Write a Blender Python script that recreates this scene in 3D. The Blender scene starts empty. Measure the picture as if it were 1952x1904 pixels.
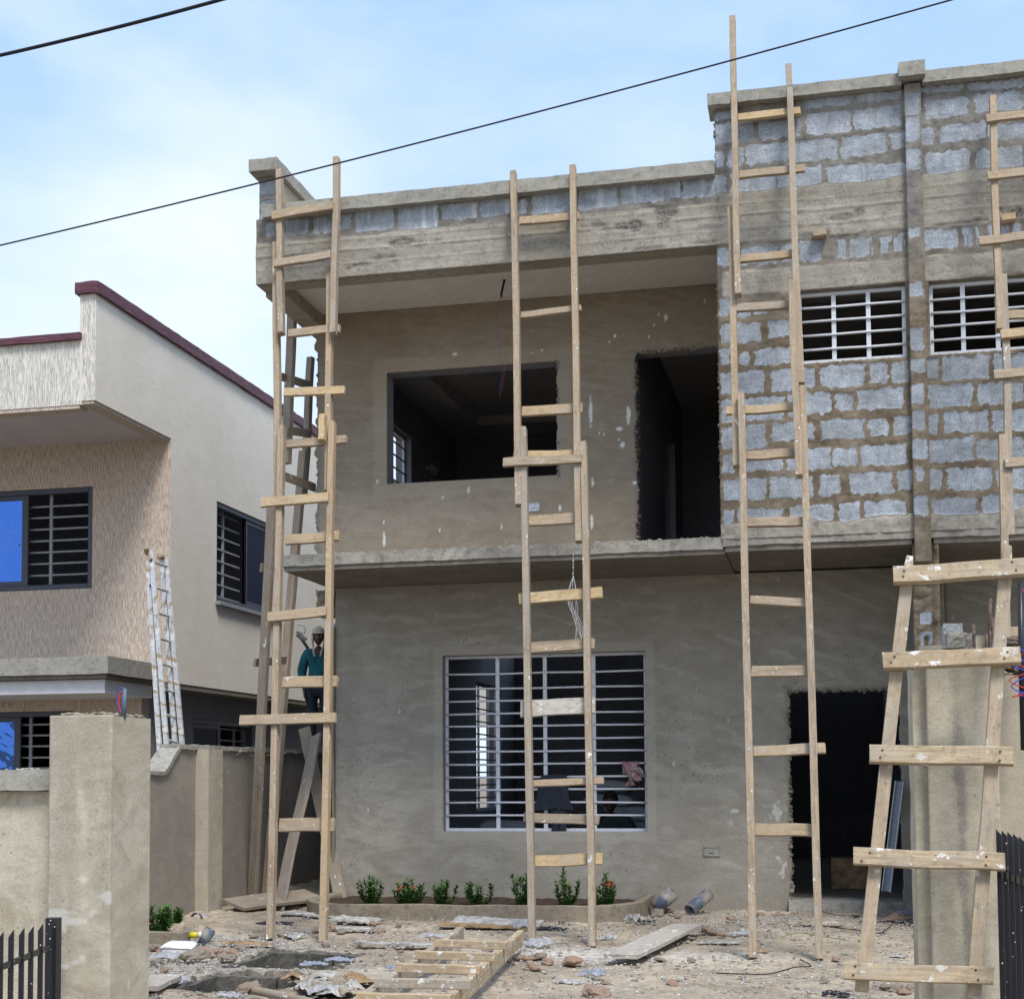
import bpy, bmesh, math, random
import numpy as np
from math import radians, sin, cos, pi, sqrt
from mathutils import Vector, Matrix, noise
random.seed(7)
# ------------------------------------------------------------------ camera, sky, sun
sc = bpy.context.scene
col = sc.collection
YAW, PITCH, ROLL, EYE = .221368955, .0575103903, -.00652884188, 1.3
FP, CX, CY, PW, PH = 2750.55, 968.99, 1320.86, 1952., 1904.
_f = Vector((-sin(YAW)*cos(PITCH), cos(YAW)*cos(PITCH), sin(PITCH)))
_r0 = Vector((cos(YAW), sin(YAW), 0)); _u0 = _r0.cross(_f)
_r = cos(ROLL)*_r0 + sin(ROLL)*_u0; _u = -sin(ROLL)*_r0 + cos(ROLL)*_u0
cam = bpy.data.cameras.new('camera'); camo = bpy.data.objects.new('camera', cam); col.objects.link(camo)
camo.matrix_world = Matrix(((_r.x, _u.x, -_f.x, 0), (_r.y, _u.y, -_f.y, 0), (_r.z, _u.z, -_f.z, EYE), (0, 0, 0, 1)))
cam.sensor_fit = 'HORIZONTAL'; cam.sensor_width = 36; cam.lens = FP/PW*36
cam.shift_x = (PW/2-CX)/PW; cam.shift_y = (CY-PH/2)/PW
cam.clip_start = .05; cam.clip_end = 3000
sc.camera = camo
sc.view_settings.view_transform = 'Standard'; sc.view_settings.look = 'None'
sc.view_settings.exposure = 0.60; sc.view_settings.gamma = 1
SUN_EL, SUN_AZ = 57, 148          # azimuth, clockwise from +Y
world = bpy.data.worlds.new('World'); sc.world = world; world.use_nodes = True
wn = world.node_tree; wn.nodes.clear()
def wnode(t, **k):
    n = wn.nodes.new(t)
    for a, b in k.items(): setattr(n, a, b)
    return n
sky = wnode('ShaderNodeTexSky', sky_type='NISHITA', sun_disc=False, sun_elevation=radians(SUN_EL), sun_rotation=radians(SUN_AZ), air_density=1.0, dust_density=1.2, ozone_density=1.0)
tc = wnode('ShaderNodeTexCoord'); mp = wnode('ShaderNodeMapping')
mp.inputs['Scale'].default_value = (1.0, 1.0, 2.3); mp.inputs['Rotation'].default_value = (.25, -.35, .4)
n1 = wnode('ShaderNodeTexNoise'); n1.inputs['Scale'].default_value = 2.3; n1.inputs['Detail'].default_value = 7; n1.inputs['Roughness'].default_value = .55; n1.inputs['Distortion'].default_value = .25
rmp = wnode('ShaderNodeValToRGB'); rmp.color_ramp.elements[0].position = .40; rmp.color_ramp.elements[1].position = .78
rmp.color_ramp.elements[0].color = (.10, .10, .10, 1); rmp.color_ramp.elements[1].color = (.97, .97, .97, 1)
haze_mix = wnode('ShaderNodeMixRGB'); haze_mix.inputs[0].default_value = .62; haze_mix.inputs[2].default_value = (2.55, 4.25, 7.0, 1)
mix = wnode('ShaderNodeMixRGB'); mix.inputs[2].default_value = (5.2, 5.6, 5.9, 1)
# more veil towards the horizon
sep = wnode('ShaderNodeSeparateXYZ'); hz = wnode('ShaderNodeMapRange'); hz.inputs[1].default_value = .0; hz.inputs[2].default_value = .5; hz.inputs[3].default_value = .52; hz.inputs[4].default_value = -.02
add = wnode('ShaderNodeMath', operation='ADD', use_clamp=True)
bg = wnode('ShaderNodeBackground'); bg.inputs[1].default_value = .13; out = wnode('ShaderNodeOutputWorld')
L = wn.links.new
L(tc.outputs['Generated'], mp.inputs['Vector']); L(mp.outputs[0], n1.inputs['Vector']); L(n1.outputs['Fac'], rmp.inputs[0])
L(tc.outputs['Generated'], sep.inputs[0]); L(sep.outputs['Z'], hz.inputs[0]); L(rmp.outputs[0], add.inputs[0]); L(hz.outputs[0], add.inputs[1])
L(sky.outputs[0], haze_mix.inputs[1]); L(add.outputs[0], mix.inputs[0]); L(haze_mix.outputs[0], mix.inputs[1]); L(mix.outputs[0], bg.inputs[0]); L(bg.outputs[0], out.inputs[0])
sun = bpy.data.lights.new('sun', 'SUN'); sun.energy = 2.3; sun.angle = radians(17); sun.color = (1, .96, .9)
suno = bpy.data.objects.new('sun', sun); col.objects.link(suno)
_sd = Vector((sin(radians(SUN_AZ))*cos(radians(SUN_EL)), cos(radians(SUN_AZ))*cos(radians(SUN_EL)), sin(radians(SUN_EL))))
suno.rotation_euler = _sd.to_track_quat('Z', 'Y').to_euler()
# ------------------------------------------------------------------ pixel rays used to take real positions off the photograph
C0 = Vector((0, 0, EYE))
def ray(p): return _r*((p[0]-CX)/FP) + _u*((CY-p[1])/FP) + _f
def onY(p, Y): d = ray(p); return C0 + d*(Y/d.y)
def onX(p, X): d = ray(p); return C0 + d*(X/d.x)
def onZ(p, Z=0.): d = ray(p); return C0 + d*((Z-EYE)/d.z)
def onP(p, Yb, k):                       # leaning plane Y = Yb + k z
    d = ray(p); return C0 + d*((Yb+k*EYE)/(d.y-k*d.z))
def S(x0, y0, s): return lambda x, y: ((x0+x/s)*.66895, (y0+y/s)*.66895)
# ------------------------------------------------------------------ helpers
def tag(o, label=None, cat=None, group=None, kind=None):
    if label: o['label'] = label
    if cat: o['category'] = cat
    if group: o['group'] = group
    if kind: o['kind'] = kind
    return o
def empty(name, loc, label, cat, group=None):
    o = bpy.data.objects.new(name, None); o.location = loc; o.empty_display_size = .2; col.objects.link(o)
    return tag(o, label, cat, group)
def wloc(o):
    v = Vector(o.location); p = o.parent
    while p: v += Vector(p.location); p = p.parent
    return v
def link(name, me, mat=None, parent=None, loc=(0, 0, 0)):
    o = bpy.data.objects.new(name, me); col.objects.link(o)
    if mat: me.materials.append(mat)
    l = Vector(loc)
    if parent:
        o.parent = parent; l = l - wloc(parent)
    o.location = l
    return o
def smooth(o, ang=None):
    o.data.polygons.foreach_set('use_smooth', [True]*len(o.data.polygons)); return o
def from_bm(name, bm, mat, parent=None, loc=(0, 0, 0)):
    me = bpy.data.meshes.new(name); bm.to_mesh(me); bm.free(); return link(name, me, mat, parent, loc)
def np_mesh(name, co, faces, mask=None, smooth_=True):
    me = bpy.data.meshes.new(name); n = len(faces)
    me.vertices.add(len(co)); me.vertices.foreach_set('co', np.asarray(co, dtype=np.float32).ravel())
    me.loops.add(n*4); me.polygons.add(n)
    me.loops.foreach_set('vertex_index', np.asarray(faces, dtype=np.int32).ravel())
    me.polygons.foreach_set('loop_start', np.arange(0, n*4, 4, dtype=np.int32))
    me.polygons.foreach_set('loop_total', np.full(n, 4, dtype=np.int32))
    me.update(calc_edges=True); me.validate()
    if smooth_: me.polygons.foreach_set('use_smooth', np.ones(n, dtype=bool))
    if mask is not None:
        a = me.color_attributes.new('mask', 'FLOAT_COLOR', 'POINT')
        a.data.foreach_set('color', np.asarray(mask, dtype=np.float32).ravel())
    return me
_tabs = {}
def vn(x, y, seed=0):
    if seed not in _tabs: _tabs[seed] = np.random.RandomState(seed+11).rand(256, 256)
    t = _tabs[seed]; xi = np.floor(x).astype(int); yi = np.floor(y).astype(int); fx = x-xi; fy = y-yi
    fx = fx*fx*(3-2*fx); fy = fy*fy*(3-2*fy)
    a = t[xi % 256, yi % 256]; b = t[(xi+1) % 256, yi % 256]; c = t[xi % 256, (yi+1) % 256]; d = t[(xi+1) % 256, (yi+1) % 256]
    return (a*(1-fx)+b*fx)*(1-fy)+(c*(1-fx)+d*fx)*fy
def fbm(x, y, f=1., o=4, seed=0, g=.5):
    r = 0; a = 1; s = 0
    for i in range(o):
        r = r+a*(vn(x*f+i*13.7, y*f+i*7.3, seed+i)-.5); s += a; a *= g; f *= 2.03
    return r/s*2
def sst(a, b, x): t = np.clip((x-a)/(b-a), 0, 1); return t*t*(3-2*t)
# ---- materials
class T:
    def __init__(s, name):
        s.m = bpy.data.materials.new(name); s.m.use_nodes = True; s.t = s.m.node_tree; s.t.nodes.clear()
        s.o = s.n('ShaderNodeOutputMaterial'); s.b = s.n('ShaderNodeBsdfPrincipled'); s.l(s.b.outputs[0], s.o.inputs[0])
        s.tc = s.n('ShaderNodeTexCoord'); s.h = None
    def n(s, t, **k):
        n = s.t.nodes.new(t)
        for a, b in k.items(): setattr(n, a, b)
        return n
    def l(s, a, b): s.t.links.new(a, b)
    def set(s, inp, v):
        if hasattr(v, 'is_output') or hasattr(v, 'links'): s.l(v, inp)
        elif isinstance(v, (tuple, list)) and len(v) == 3 and inp.type == 'RGBA': inp.default_value = (*v, 1)
        else: inp.default_value = v
    def co(s, sc_=(1, 1, 1), src='Object', rot=(0, 0, 0), off=None):
        m = s.n('ShaderNodeMapping'); m.inputs['Scale'].default_value = sc_; m.inputs['Rotation'].default_value = rot
        s.l(s.tc.outputs[src], m.inputs[0])
        if off is not None: s.l(off, m.inputs['Location'])
        return m.outputs[0]
    def noise(s, scale, co=None, detail=4, rough=.55, dist=0):
        n = s.n('ShaderNodeTexNoise'); n.inputs['Scale'].default_value = scale; n.inputs['Detail'].default_value = detail
        n.inputs['Roughness'].default_value = rough; n.inputs['Distortion'].default_value = dist
        s.l(co if co is not None else s.co(), n.inputs['Vector']); return n.outputs['Fac']
    def vor(s, scale, co=None, feature='F1', out='Distance', rnd=1):
        n = s.n('ShaderNodeTexVoronoi', feature=feature); n.inputs['Scale'].default_value = scale; n.inputs['Randomness'].default_value = rnd
        s.l(co if co is not None else s.co(), n.inputs['Vector']); return n.outputs[out]
    def ramp(s, f, *st):
        r = s.n('ShaderNodeValToRGB'); e = r.color_ramp.elements
        while len(e) < len(st): e.new(.5)
        for i, (p, c) in enumerate(st):
            e[i].position = p; e[i].color = (c, c, c, 1) if not isinstance(c, (tuple, list)) else (*c, 1)
        s.l(f, r.inputs[0]); return r.outputs[0]
    def mix(s, f, a, b, mode='MIX'):
        m = s.n('ShaderNodeMixRGB', blend_type=mode); s.set(m.inputs[0], f); s.set(m.inputs[1], a); s.set(m.inputs[2], b); return m.outputs[0]
    def math(s, op, a, b=0., clamp=False):
        m = s.n('ShaderNodeMath', operation=op, use_clamp=clamp); s.set(m.inputs[0], a); s.set(m.inputs[1], b); return m.outputs[0]
    def bump(s, h, strength=.5, dist=.01):
        b = s.n('ShaderNodeBump'); b.inputs['Strength'].default_value = strength; b.inputs['Distance'].default_value = dist
        s.l(h, b.inputs['Height'])
        if s.h is not None: s.l(s.h, b.inputs['Normal'])
        s.h = b.outputs[0]; s.l(s.h, s.b.inputs['Normal'])
    def fin(s, colr, rough=.85, metal=0, spec=.3):
        s.set(s.b.inputs['Base Color'], colr); s.set(s.b.inputs['Roughness'], rough); s.b.inputs['Metallic'].default_value = metal
        s.b.inputs['Specular IOR Level'].default_value = spec; return s.m
    def attr(s):
        a = s.n('ShaderNodeAttribute', attribute_name='mask'); q = s.n('ShaderNodeSeparateColor'); s.l(a.outputs['Color'], q.inputs[0]); return q.outputs
def plain(name, c, rough=.6, metal=0, spec=.4, var=.12, sc_=30):
    t = T(name); n = t.noise(sc_, detail=5); c2 = tuple(x*(1-var*2) for x in c)
    t.bump(n, .15, .003); return t.fin(t.mix(t.ramp(n, (.35, 0), (.65, 1)), c2, c), rough, metal, spec)
def plaster(name, ca, cb, cc, streak=.5, specks=.5, white=0., seed=0, rel=False, swirl=.5):
    t = T(name); off = t.n('ShaderNodeCombineXYZ'); off.inputs[0].default_value = seed*3.7; off = off.outputs[0]
    big = t.noise(.7, t.co((1, 1, 1), off=off), 5, .6, .8)
    mid = t.noise(2.2, t.co((1, 1, 2.4), off=off), 7, .62, 1.6)
    arc = t.noise(1.1, t.co((1, 1, 2.6), off=off), 2, .5, 1.6)
    arc2 = t.noise(26, t.co((.25, .25, 1.5), off=off), 4, .6, 2.2)
    fine = t.noise(90, None, 4, .7)
    c = t.mix(t.ramp(big, (.35, 0), (.66, 1)), ca, cb)
    c = t.mix(t.math('MULTIPLY', t.ramp(mid, (.42, 0), (.68, 1)), streak), c, cc)
    w_ = t.n('ShaderNodeTexWave', wave_type='RINGS', rings_direction='SPHERICAL'); w_.inputs['Scale'].default_value = 2.6; w_.inputs['Distortion'].default_value = 9.; w_.inputs['Detail'].default_value = 6; w_.inputs['Detail Scale'].default_value = .55; w_.inputs['Detail Roughness'].default_value = .6
    t.l(t.co((1, 1, 1.9), off=off), w_.inputs['Vector'])
    c = t.mix(t.math('MULTIPLY', t.math('MULTIPLY', t.ramp(w_.outputs['Fac'], (.55, 0), (.95, 1)), t.ramp(arc, (.42, 0), (.62, 1))), swirl*.42), c, tuple(min(1, x*1.32) for x in cb))
    c = t.mix(t.math('MULTIPLY', t.ramp(arc2, (.45, 0), (.75, 1)), .35*swirl), c, tuple(x*.82 for x in ca))
    c = t.mix(.25, c, t.ramp(fine, (.2, .0), (.8, 1.)), 'OVERLAY')
    cr = t.vor(1.7, t.co((1, 1, 1), off=off), 'DISTANCE_TO_EDGE'); crn = t.noise(3, t.co(off=off), 3)
    if specks:
        v = t.vor(16, t.co(off=off)); big2 = t.noise(1.1, t.co((1.7, 1, 1), off=off), 2)
        m = t.math('MULTIPLY', t.ramp(v, (.10, 1), (.16, 0)), t.ramp(big2, (.5, 0), (.62, specks)))
        c = t.mix(m, c, tuple(x*.35 for x in ca))
    if white:
        v = t.vor(7, t.co((1, 1, .45), off=off)); w = t.noise(1.5, t.co((1, 1, 1.3), off=off), 3)
        m = t.math('MULTIPLY', t.ramp(t.math('ADD', v, t.math('MULTIPLY', t.noise(40), .12)), (.13, 1), (.17, 0)), t.ramp(w, (.56, 0), (.62, 1)))
        c = t.mix(t.math('MULTIPLY', m, white), c, (.75, .76, .76))
    if rel:
        q = t.attr()
        c = t.mix(q[1], c, t.mix(t.ramp(fine, (.3, 0), (.7, 1)), (.17, .15, .12), (.34, .31, .26)))   # G: bare rough mortar
        c = t.mix(q[2], c, (.72, .73, .72)); c = t.mix(q[0], c, tuple(x*1.25 for x in cb))
    t.bump(mid, .35, .006); t.bump(arc2, .25, .003); t.bump(fine, .35, .002)
    return t.fin(c, .92, 0, .2)
def concrete(name, ca, cb, bands=True, pits=.6, stain=.4, rel=False):
    t = T(name); q0 = None; n1_ = t.noise(1.6, t.co((1, 1, 2)), 6, .62, .5); n2_ = t.noise(14, None, 6, .7); f = t.noise(120, None, 3, .7)
    c = t.mix(t.ramp(n1_, (.34, 0), (.68, 1)), ca, cb)
    c = t.mix(t.math('MULTIPLY', t.ramp(n2_, (.5, 0), (.68, 1)), .7), c, tuple(x*.55 for x in ca)); c = t.mix(t.math('MULTIPLY', t.ramp(t.noise(22, None, 5, .75), (.56, 0), (.7, 1)), .5), c, tuple(min(1, x*1.35) for x in cb))
    if bands:
        b = t.noise(3.2, t.co((.14, .14, 3.0)), 5, .6, .4); c = t.mix(t.math('MULTIPLY', t.ramp(b, (.46, 0), (.62, 1)), .4), c, tuple(x*.8 for x in ca)); t.bump(b, .5, .012)
    st = t.noise(5, t.co((1.3, 1.3, .2)), 4, .6); c = t.mix(t.math('MULTIPLY', t.ramp(st, (.55, 0), (.75, 1)), stain), c, tuple(x*.45 for x in ca))
    pv = t.vor(34); pm = t.math('MULTIPLY', t.ramp(pv, (.16, 1), (.24, 0)), t.ramp(t.noise(2.1, t.co((1, 1, 2.5)), 3), (.5, 0), (.6, pits)))
    c = t.mix(pm, c, (.05, .045, .04)); c = t.mix(.22, c, t.ramp(f, (.2, 0.), (.8, 1.)), 'OVERLAY')
    if rel:
        q = t.attr(); pe = t.vor(55); c = t.mix(q[1], c, t.mix(t.ramp(pe, (.1, 0), (.55, 1)), (.33, .32, .30), (.085, .075, .065)))
        bl = t.mix(t.ramp(t.noise(9, t.co((1, 1, .8)), 6, .65), (.3, 0), (.72, 1)), (.235, .26, .295), (.46, .50, .55)); bl = t.mix(t.math('MULTIPLY', t.ramp(t.noise(48, None, 5, .8), (.56, 0), (.68, 1)), .7), bl, (.13, .135, .145)); bl = t.mix(t.math('MULTIPLY', t.ramp(t.noise(2.6, t.co((1, 1, 1.6)), 4, .6), (.45, 0), (.66, 1)), .55), bl, (.20, .21, .225)); bl = t.mix(t.math('MULTIPLY', t.ramp(t.noise(11, t.co((1.6, 1.6, .16)), 4, .6), (.56, 0), (.68, 1)), .5), bl, (.24, .215, .18))
        sz_ = t.n('ShaderNodeSeparateXYZ'); t.l(t.tc.outputs['Object'], sz_.inputs[0]); up_ = t.ramp(t.math('MULTIPLY', t.math('SUBTRACT', sz_.outputs['Z'], 5.2), .9), (.1, 0), (.9, 1)); mn_ = t.ramp(t.noise(6, None, 5, .65), (.36, 0), (.66, 1)); mo = t.mix(up_, t.mix(mn_, (.135, .105, .073), (.245, .2, .15)), t.mix(mn_, (.15, .138, .12), (.27, .255, .23))); c = t.mix(t.ramp(q[0], (.04, 0), (.2, 1)), c, t.mix(.3, mo, t.ramp(f, (.2, 0.), (.8, 1.)), 'OVERLAY'))
        c = t.mix(t.ramp(q[0], (.42, 0), (.66, 1)), c, t.mix(.5, bl, t.ramp(f, (.25, 0.), (.75, 1.)), 'OVERLAY')); c = t.mix(q[2], c, (.62, .64, .66))
    t.bump(n2_, .8, .010); t.bump(f, .6, .004)
    if pits: t.bump(t.math('SUBTRACT', 1., pm), .6, .012)
    return t.fin(c, .93, 0, .2)
def wood(name, ca, cb, cc, white=.3, grain=1.):
    t = T(name); oi = t.n('ShaderNodeObjectInfo'); cx_ = t.n('ShaderNodeCombineXYZ'); t.l(t.math('MULTIPLY', oi.outputs['Random'], 37.), cx_.inputs[0]); t.l(t.math('MULTIPLY', oi.outputs['Random'], 11.), cx_.inputs[1])
    co = t.co((2.2, 26, 26), off=cx_.outputs[0]); g = t.noise(1.6, co, 6, .6, 1.4); g2 = t.noise(1.2, t.co((1.2, 4, 4), off=cx_.outputs[0]), 4, .6, .8)
    c = t.mix(t.ramp(g, (.33, 0), (.66, 1)), ca, cb); r = oi.outputs['Random']
    c = t.mix(t.math('MULTIPLY', t.ramp(r, (.55, 0), (.95, 1)), .6), c, cc)
    c = t.mix(t.math('MULTIPLY', t.ramp(t.math('FRACT', t.math('MULTIPLY', r, 7.3)), (.6, 0), (1, 1)), .5), c, (.30, .275, .25))
    c = t.mix(t.math('MULTIPLY', t.ramp(g2, (.5, 0), (.75, 1)), .55), c, tuple(x*.62 for x in ca))
    saw = t.noise(1, t.co((170, 6, 6), off=cx_.outputs[0]), 2, .5); c = t.mix(t.math('MULTIPLY', t.ramp(saw, (.4, 0), (.7, 1)), .16), c, tuple(x*.6 for x in ca))
    k = t.vor(11, t.co((1, 3.2, 3.2), off=cx_.outputs[0])); c = t.mix(t.math('MULTIPLY', t.ramp(k, (.055, 1), (.09, 0)), .85), c, (.06, .04, .03))
    d = t.noise(30, t.co(off=cx_.outputs[0]), 4, .7); c = t.mix(t.math('MULTIPLY', t.ramp(d, (.52, 0), (.70, 1)), .6), c, (.17, .145, .12)); cm = t.noise(3.1, t.co((1, 2, 2), off=cx_.outputs[0]), 5, .7); c = t.mix(t.math('MULTIPLY', t.ramp(cm, (.50, 0), (.68, 1)), .55), c, (.33, .31, .28))
    if white:
        w = t.noise(13, t.co((1, 1.4, 1.4), off=cx_.outputs[0]), 5, .65); w2 = t.noise(2.1, t.co(off=cx_.outputs[0]), 2)
        m = t.math('MULTIPLY', t.ramp(w, (.655-.035*white, 0), (.675-.035*white, 1)), t.ramp(w2, (.5-.12*white, 0), (.56, 1))); c = t.mix(t.math('MULTIPLY', m, .9), c, (.74, .74, .73))
    t.bump(g, .35, .004); t.bump(saw, .15, .002); t.bump(d, .25, .003)
    return t.fin(c, .82, 0, .25)
M = {}
M['render_low'] = plaster('grey_cement_render', (.285, .266, .228), (.36, .334, .285), (.24, .214, .174), .7, .9, .35, 1, True, .9)
M['render_up'] = plaster('brown_cement_render', (.275, .226, .168), (.335, .288, .228), (.225, .182, .134), .6, .5, .55, 2, True, .5)
M['beamc'] = concrete('board_marked_concrete', (.300, .272, .225), (.39, .36, .31), True, .5, .25, True)
M['coping'] = concrete('coping_concrete', (.29, .275, .24), (.38, .36, .315), False, .35, .2)
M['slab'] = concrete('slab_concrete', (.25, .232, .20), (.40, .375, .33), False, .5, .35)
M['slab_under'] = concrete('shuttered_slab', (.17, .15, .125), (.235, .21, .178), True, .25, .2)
M['ceil'] = plaster('skimmed_ceiling', (.60, .565, .535), (.68, .645, .61), (.56, .52, .48), .4, .1, 0, 5, False, .4)
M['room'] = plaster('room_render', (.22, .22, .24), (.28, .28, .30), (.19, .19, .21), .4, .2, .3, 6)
M['fence'] = plaster('pale_fence_render', (.40, .355, .28), (.48, .435, .35), (.34, .295, .225), .7, .35, .25, 8, False, .5)
M['fence_dark'] = plaster('grey_brown_fence_render', (.255, .225, .195), (.31, .275, .235), (.215, .185, .155), .5, .6, .3, 9, False, .4)
M['pillar'] = plaster('sand_cement_pillar', (.42, .37, .28), (.52, .475, .385), (.35, .30, .225), .9, .5, .25, 10, True, .5)
M['wood'] = wood('ladder_softwood', (.26, .195, .135), (.45, .355, .25), (.47, .335, .19), .4)
M['wood_bright'] = wood('fresh_sawn_softwood', (.33, .245, .15), (.54, .43, .295), (.50, .35, .20), 1.6)
M['wood_orange'] = wood('orange_softwood', (.44, .315, .17), (.56, .425, .25), (.52, .38, .22), .2)
M['wood_old'] = wood('weathered_plank', (.235, .19, .145), (.36, .30, .235), (.28, .22, .16), .3)
M['wood_pale'] = wood('limewashed_plank', (.40, .355, .30), (.52, .47, .41), (.48, .44, .39), 1.6)
M['nail'] = plain('rusty_nail', (.14, .06, .03), .6, .3)
M['steel'] = plain('white_painted_steel', (.68, .70, .74), .45, 0, .5, .1, 60)
M['steel_old'] = (lambda t: t.fin(t.mix(t.ramp(t.vor(30, t.co((1, 1, 1))), (.11, 1), (.17, 0)), (.66, .68, .73), (.10, .08, .06)), .45))(T('chipped_white_steel'))
M['navy'] = plain('dark_blue_frame', (.055, .060, .085), .4, 0, .5)
M['bar'] = plain('grey_window_bar', (.30, .31, .33), .5)
M['black'] = (lambda t: t.fin(t.mix(t.math('MULTIPLY', t.ramp(t.vor(34), (.10, 1), (.14, 0)), t.ramp(t.noise(4), (.42, 0), (.56, 1))), (.012, .013, .018), (.6, .6, .6)), .35, 0, .5))(T('black_gate_paint'))
def glass(name, c, rough=.03):
    t = T(name); n = t.noise(1.6, None, 3, .5, .5); t.bump(n, .6, .08); return t.fin(c, rough, 1.)
M['glass_blue'] = glass('blue_mirror_glass', (.07, .17, .52)); M['glass_dark'] = plain('dark_tinted_glass', (.008, .014, .04), .08, 0, .5)
M['cream'] = plaster('cream_wall_paint', (.69, .635, .55), (.74, .69, .605), (.63, .575, .50), .5, .1, 0, 12, False, .12)
def textured(name, ca, cb, k_=.88):
    t = T(name); g = t.noise(1, t.co((120, 120, 9)), 3, .55, .3); c = t.mix(t.ramp(g, (.30, 0), (.42, 1)), tuple(x*k_ for x in ca), cb)
    c = t.mix(t.math('MULTIPLY', t.ramp(t.noise(1.2), (.4, 0), (.7, 1)), .3), c, ca); t.bump(t.ramp(g, (.34, 0), (.5, 1)), .8, .012); t.bump(t.noise(90), .3, .002); return t.fin(c, .85, 0, .25)
M['textured'] = textured('grooved_wall_coating', (.56, .455, .375), (.63, .52, .435)); M['textured_top'] = textured('pale_grooved_coating', (.66, .62, .55), (.73, .69, .62), .94)
M['maroon'] = (lambda t: (t.bump(t.noise(1, t.co((5, 5, 60)), 4, .6, .8), .9, .02), t.fin(t.mix(t.ramp(t.noise(1, t.co((5, 5, 60)), 4, .6, .8), (.3, 0), (.7, 1)), (.07, .022, .035), (.16, .055, .075)), .55, 0, .4))[1])(T('maroon_coping_paint'))
M['white_pop'] = plain('white_soffit_paint', (.64, .64, .66), .6, 0, .3, .05, 8)
M['lilac'] = plain('pale_lilac_ceiling', (.55, .50, .52), .7, 0, .2, .06, 3)
M['alu'] = (lambda t: t.fin(t.mix(t.ramp(t.noise(15, t.co((1, 1, 1)), 5, .7), (.52, 0), (.6, 1)), t.mix(t.ramp(t.noise(9, None, 4), (.52, 0), (.62, 1)), (.62, .63, .64), (.80, .78, .74)), (.42, .30, .17)), .45, .25))(T('paint_stained_aluminium'))
M['pvc'] = (lambda t: t.fin(t.mix(t.ramp(t.noise(9, None, 5), (.45, 0), (.6, 1)), (.095, .115, .16), (.30, .27, .23)), .5))(T('muddy_grey_plastic_pipe'))
M['conduit'] = plain('grey_blue_conduit', (.10, .14, .21), .45)
M['conduit_black'] = plain('black_conduit', (.02, .022, .03), .35)
M['wire_red'] = plain('red_insulation', (.55, .05, .03), .4); M['wire_blue'] = plain('blue_insulation', (.05, .08, .6), .4); M['cable'] = plain('black_cable', (.006, .006, .01), .5)
M['skin'] = plain('dark_brown_skin', (.075, .042, .028), .5, 0, .4, .1, 25); M['hair'] = plain('black_hair', (.012, .010, .009), .9)
M['teal'] = (lambda t: (t.bump(t.noise(9, t.co((1, 1, .35)), 4, .6, 1), .9, .03), t.fin(t.mix(t.ramp(t.noise(7, None, 4), (.3, 0), (.7, 1)), (.008, .075, .095), (.014, .12, .145)), .85))[1])(T('teal_cotton'))  # teal darkened, the wearer's shade is put into the cloth colour
M['darkcloth'] = plain('dark_navy_cloth', (.022, .028, .045), .9); M['knit'] = (lambda t: (t.bump(t.vor(90), .9, .02), t.fin(t.mix(t.ramp(t.vor(90), (.1, 0), (.5, 1)), (.36, .31, .22), (.72, .65, .50)), .95))[1])(T('cream_knit'))
M['bluecloth'] = plain('faded_blue_cloth', (.16, .26, .36), .9); M['greencloth'] = plain('dark_green_cloth', (.02, .05, .045), .9)
M['rag'] = (lambda t: t.fin(t.mix(t.ramp(t.noise(14, None, 5), (.4, 0), (.62, 1)), (.30, .13, .16), (.34, .30, .27)), .95))(T('pink_grey_rag'))
M['eye'] = plain('eye_white', (.6, .58, .54), .3); M['lips'] = plain('lip_skin', (.11, .045, .04), .5)
M['leaf'] = (lambda t: t.fin(t.mix(t.ramp(t.noise(22, None, 3), (.3, 0), (.7, 1)), (.022, .085, .016), (.085, .215, .03)), .45, 0, .5))(T('ixora_leaf'))
M['grassleaf'] = plain('grass_blade', (.16, .26, .05), .5); M['stem'] = plain('brown_stem', (.10, .07, .04), .8); M['petal'] = plain('scarlet_petal', (.62, .045, .02), .5, 0, .3, .15)
M['soil'] = plain('dark_garden_soil', (.085, .062, .045), .95, 0, .1, .3, 40)
M['pitwall'] = concrete('shade_dark_pit_blockwork', (.095, .088, .075), (.17, .158, .135), False, .4, .5)  # dark tone paints in the shade inside the open pits
M['curb'] = concrete('muddy_kerb_concrete', (.22, .185, .14), (.30, .26, .205), False, .4, .3)
M['stone'] = (lambda t: (t.bump(t.noise(30, None, 5), .6, .01), t.fin(t.mix(t.ramp(t.n('ShaderNodeObjectInfo').outputs['Random'], (.2, 0), (.9, 1)), t.mix(t.ramp(t.noise(20), (.4, 0), (.6, 1)), (.20, .165, .13), (.31, .27, .22)), (.34, .22, .16)), .95))[1])(T('rubble'))
M['foam'] = plain('white_foam', (.80, .80, .80), .5, 0, .4, .03); M['card'] = plain('brown_card', (.38, .26, .15), .9, 0, .2, .25, 12); M['sheet'] = plain('dirty_white_board', (.48, .465, .44), .85, 0, .2, .25, 14)
M['paper'] = plain('dirty_paper', (.42, .355, .28), .9, 0, .2, .3, 9); M['blackbag'] = plain('black_plastic', (.012, .012, .018), .3, 0, .5)
def film(name, c):
    t = T(name); t.b.inputs['Transmission Weight'].default_value = .25; t.b.inputs['Alpha'].default_value = .5; return t.fin(c, .25, 0, .5)
M['film'] = film('clear_plastic_film', (.56, .57, .60)); M['film_blue'] = film('bluish_plastic_film', (.40, .43, .54))
M['sack'] = plain('grey_cement_sack', (.34, .35, .38), .85, 0, .2, .12, 8); M['ink'] = plain('sack_print', (.03, .04, .06), .8)
M['galv'] = plain('galvanised_box', (.58, .60, .63), .4, .4); M['thread'] = plain('pale_string', (.55, .55, .55), .8)
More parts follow.
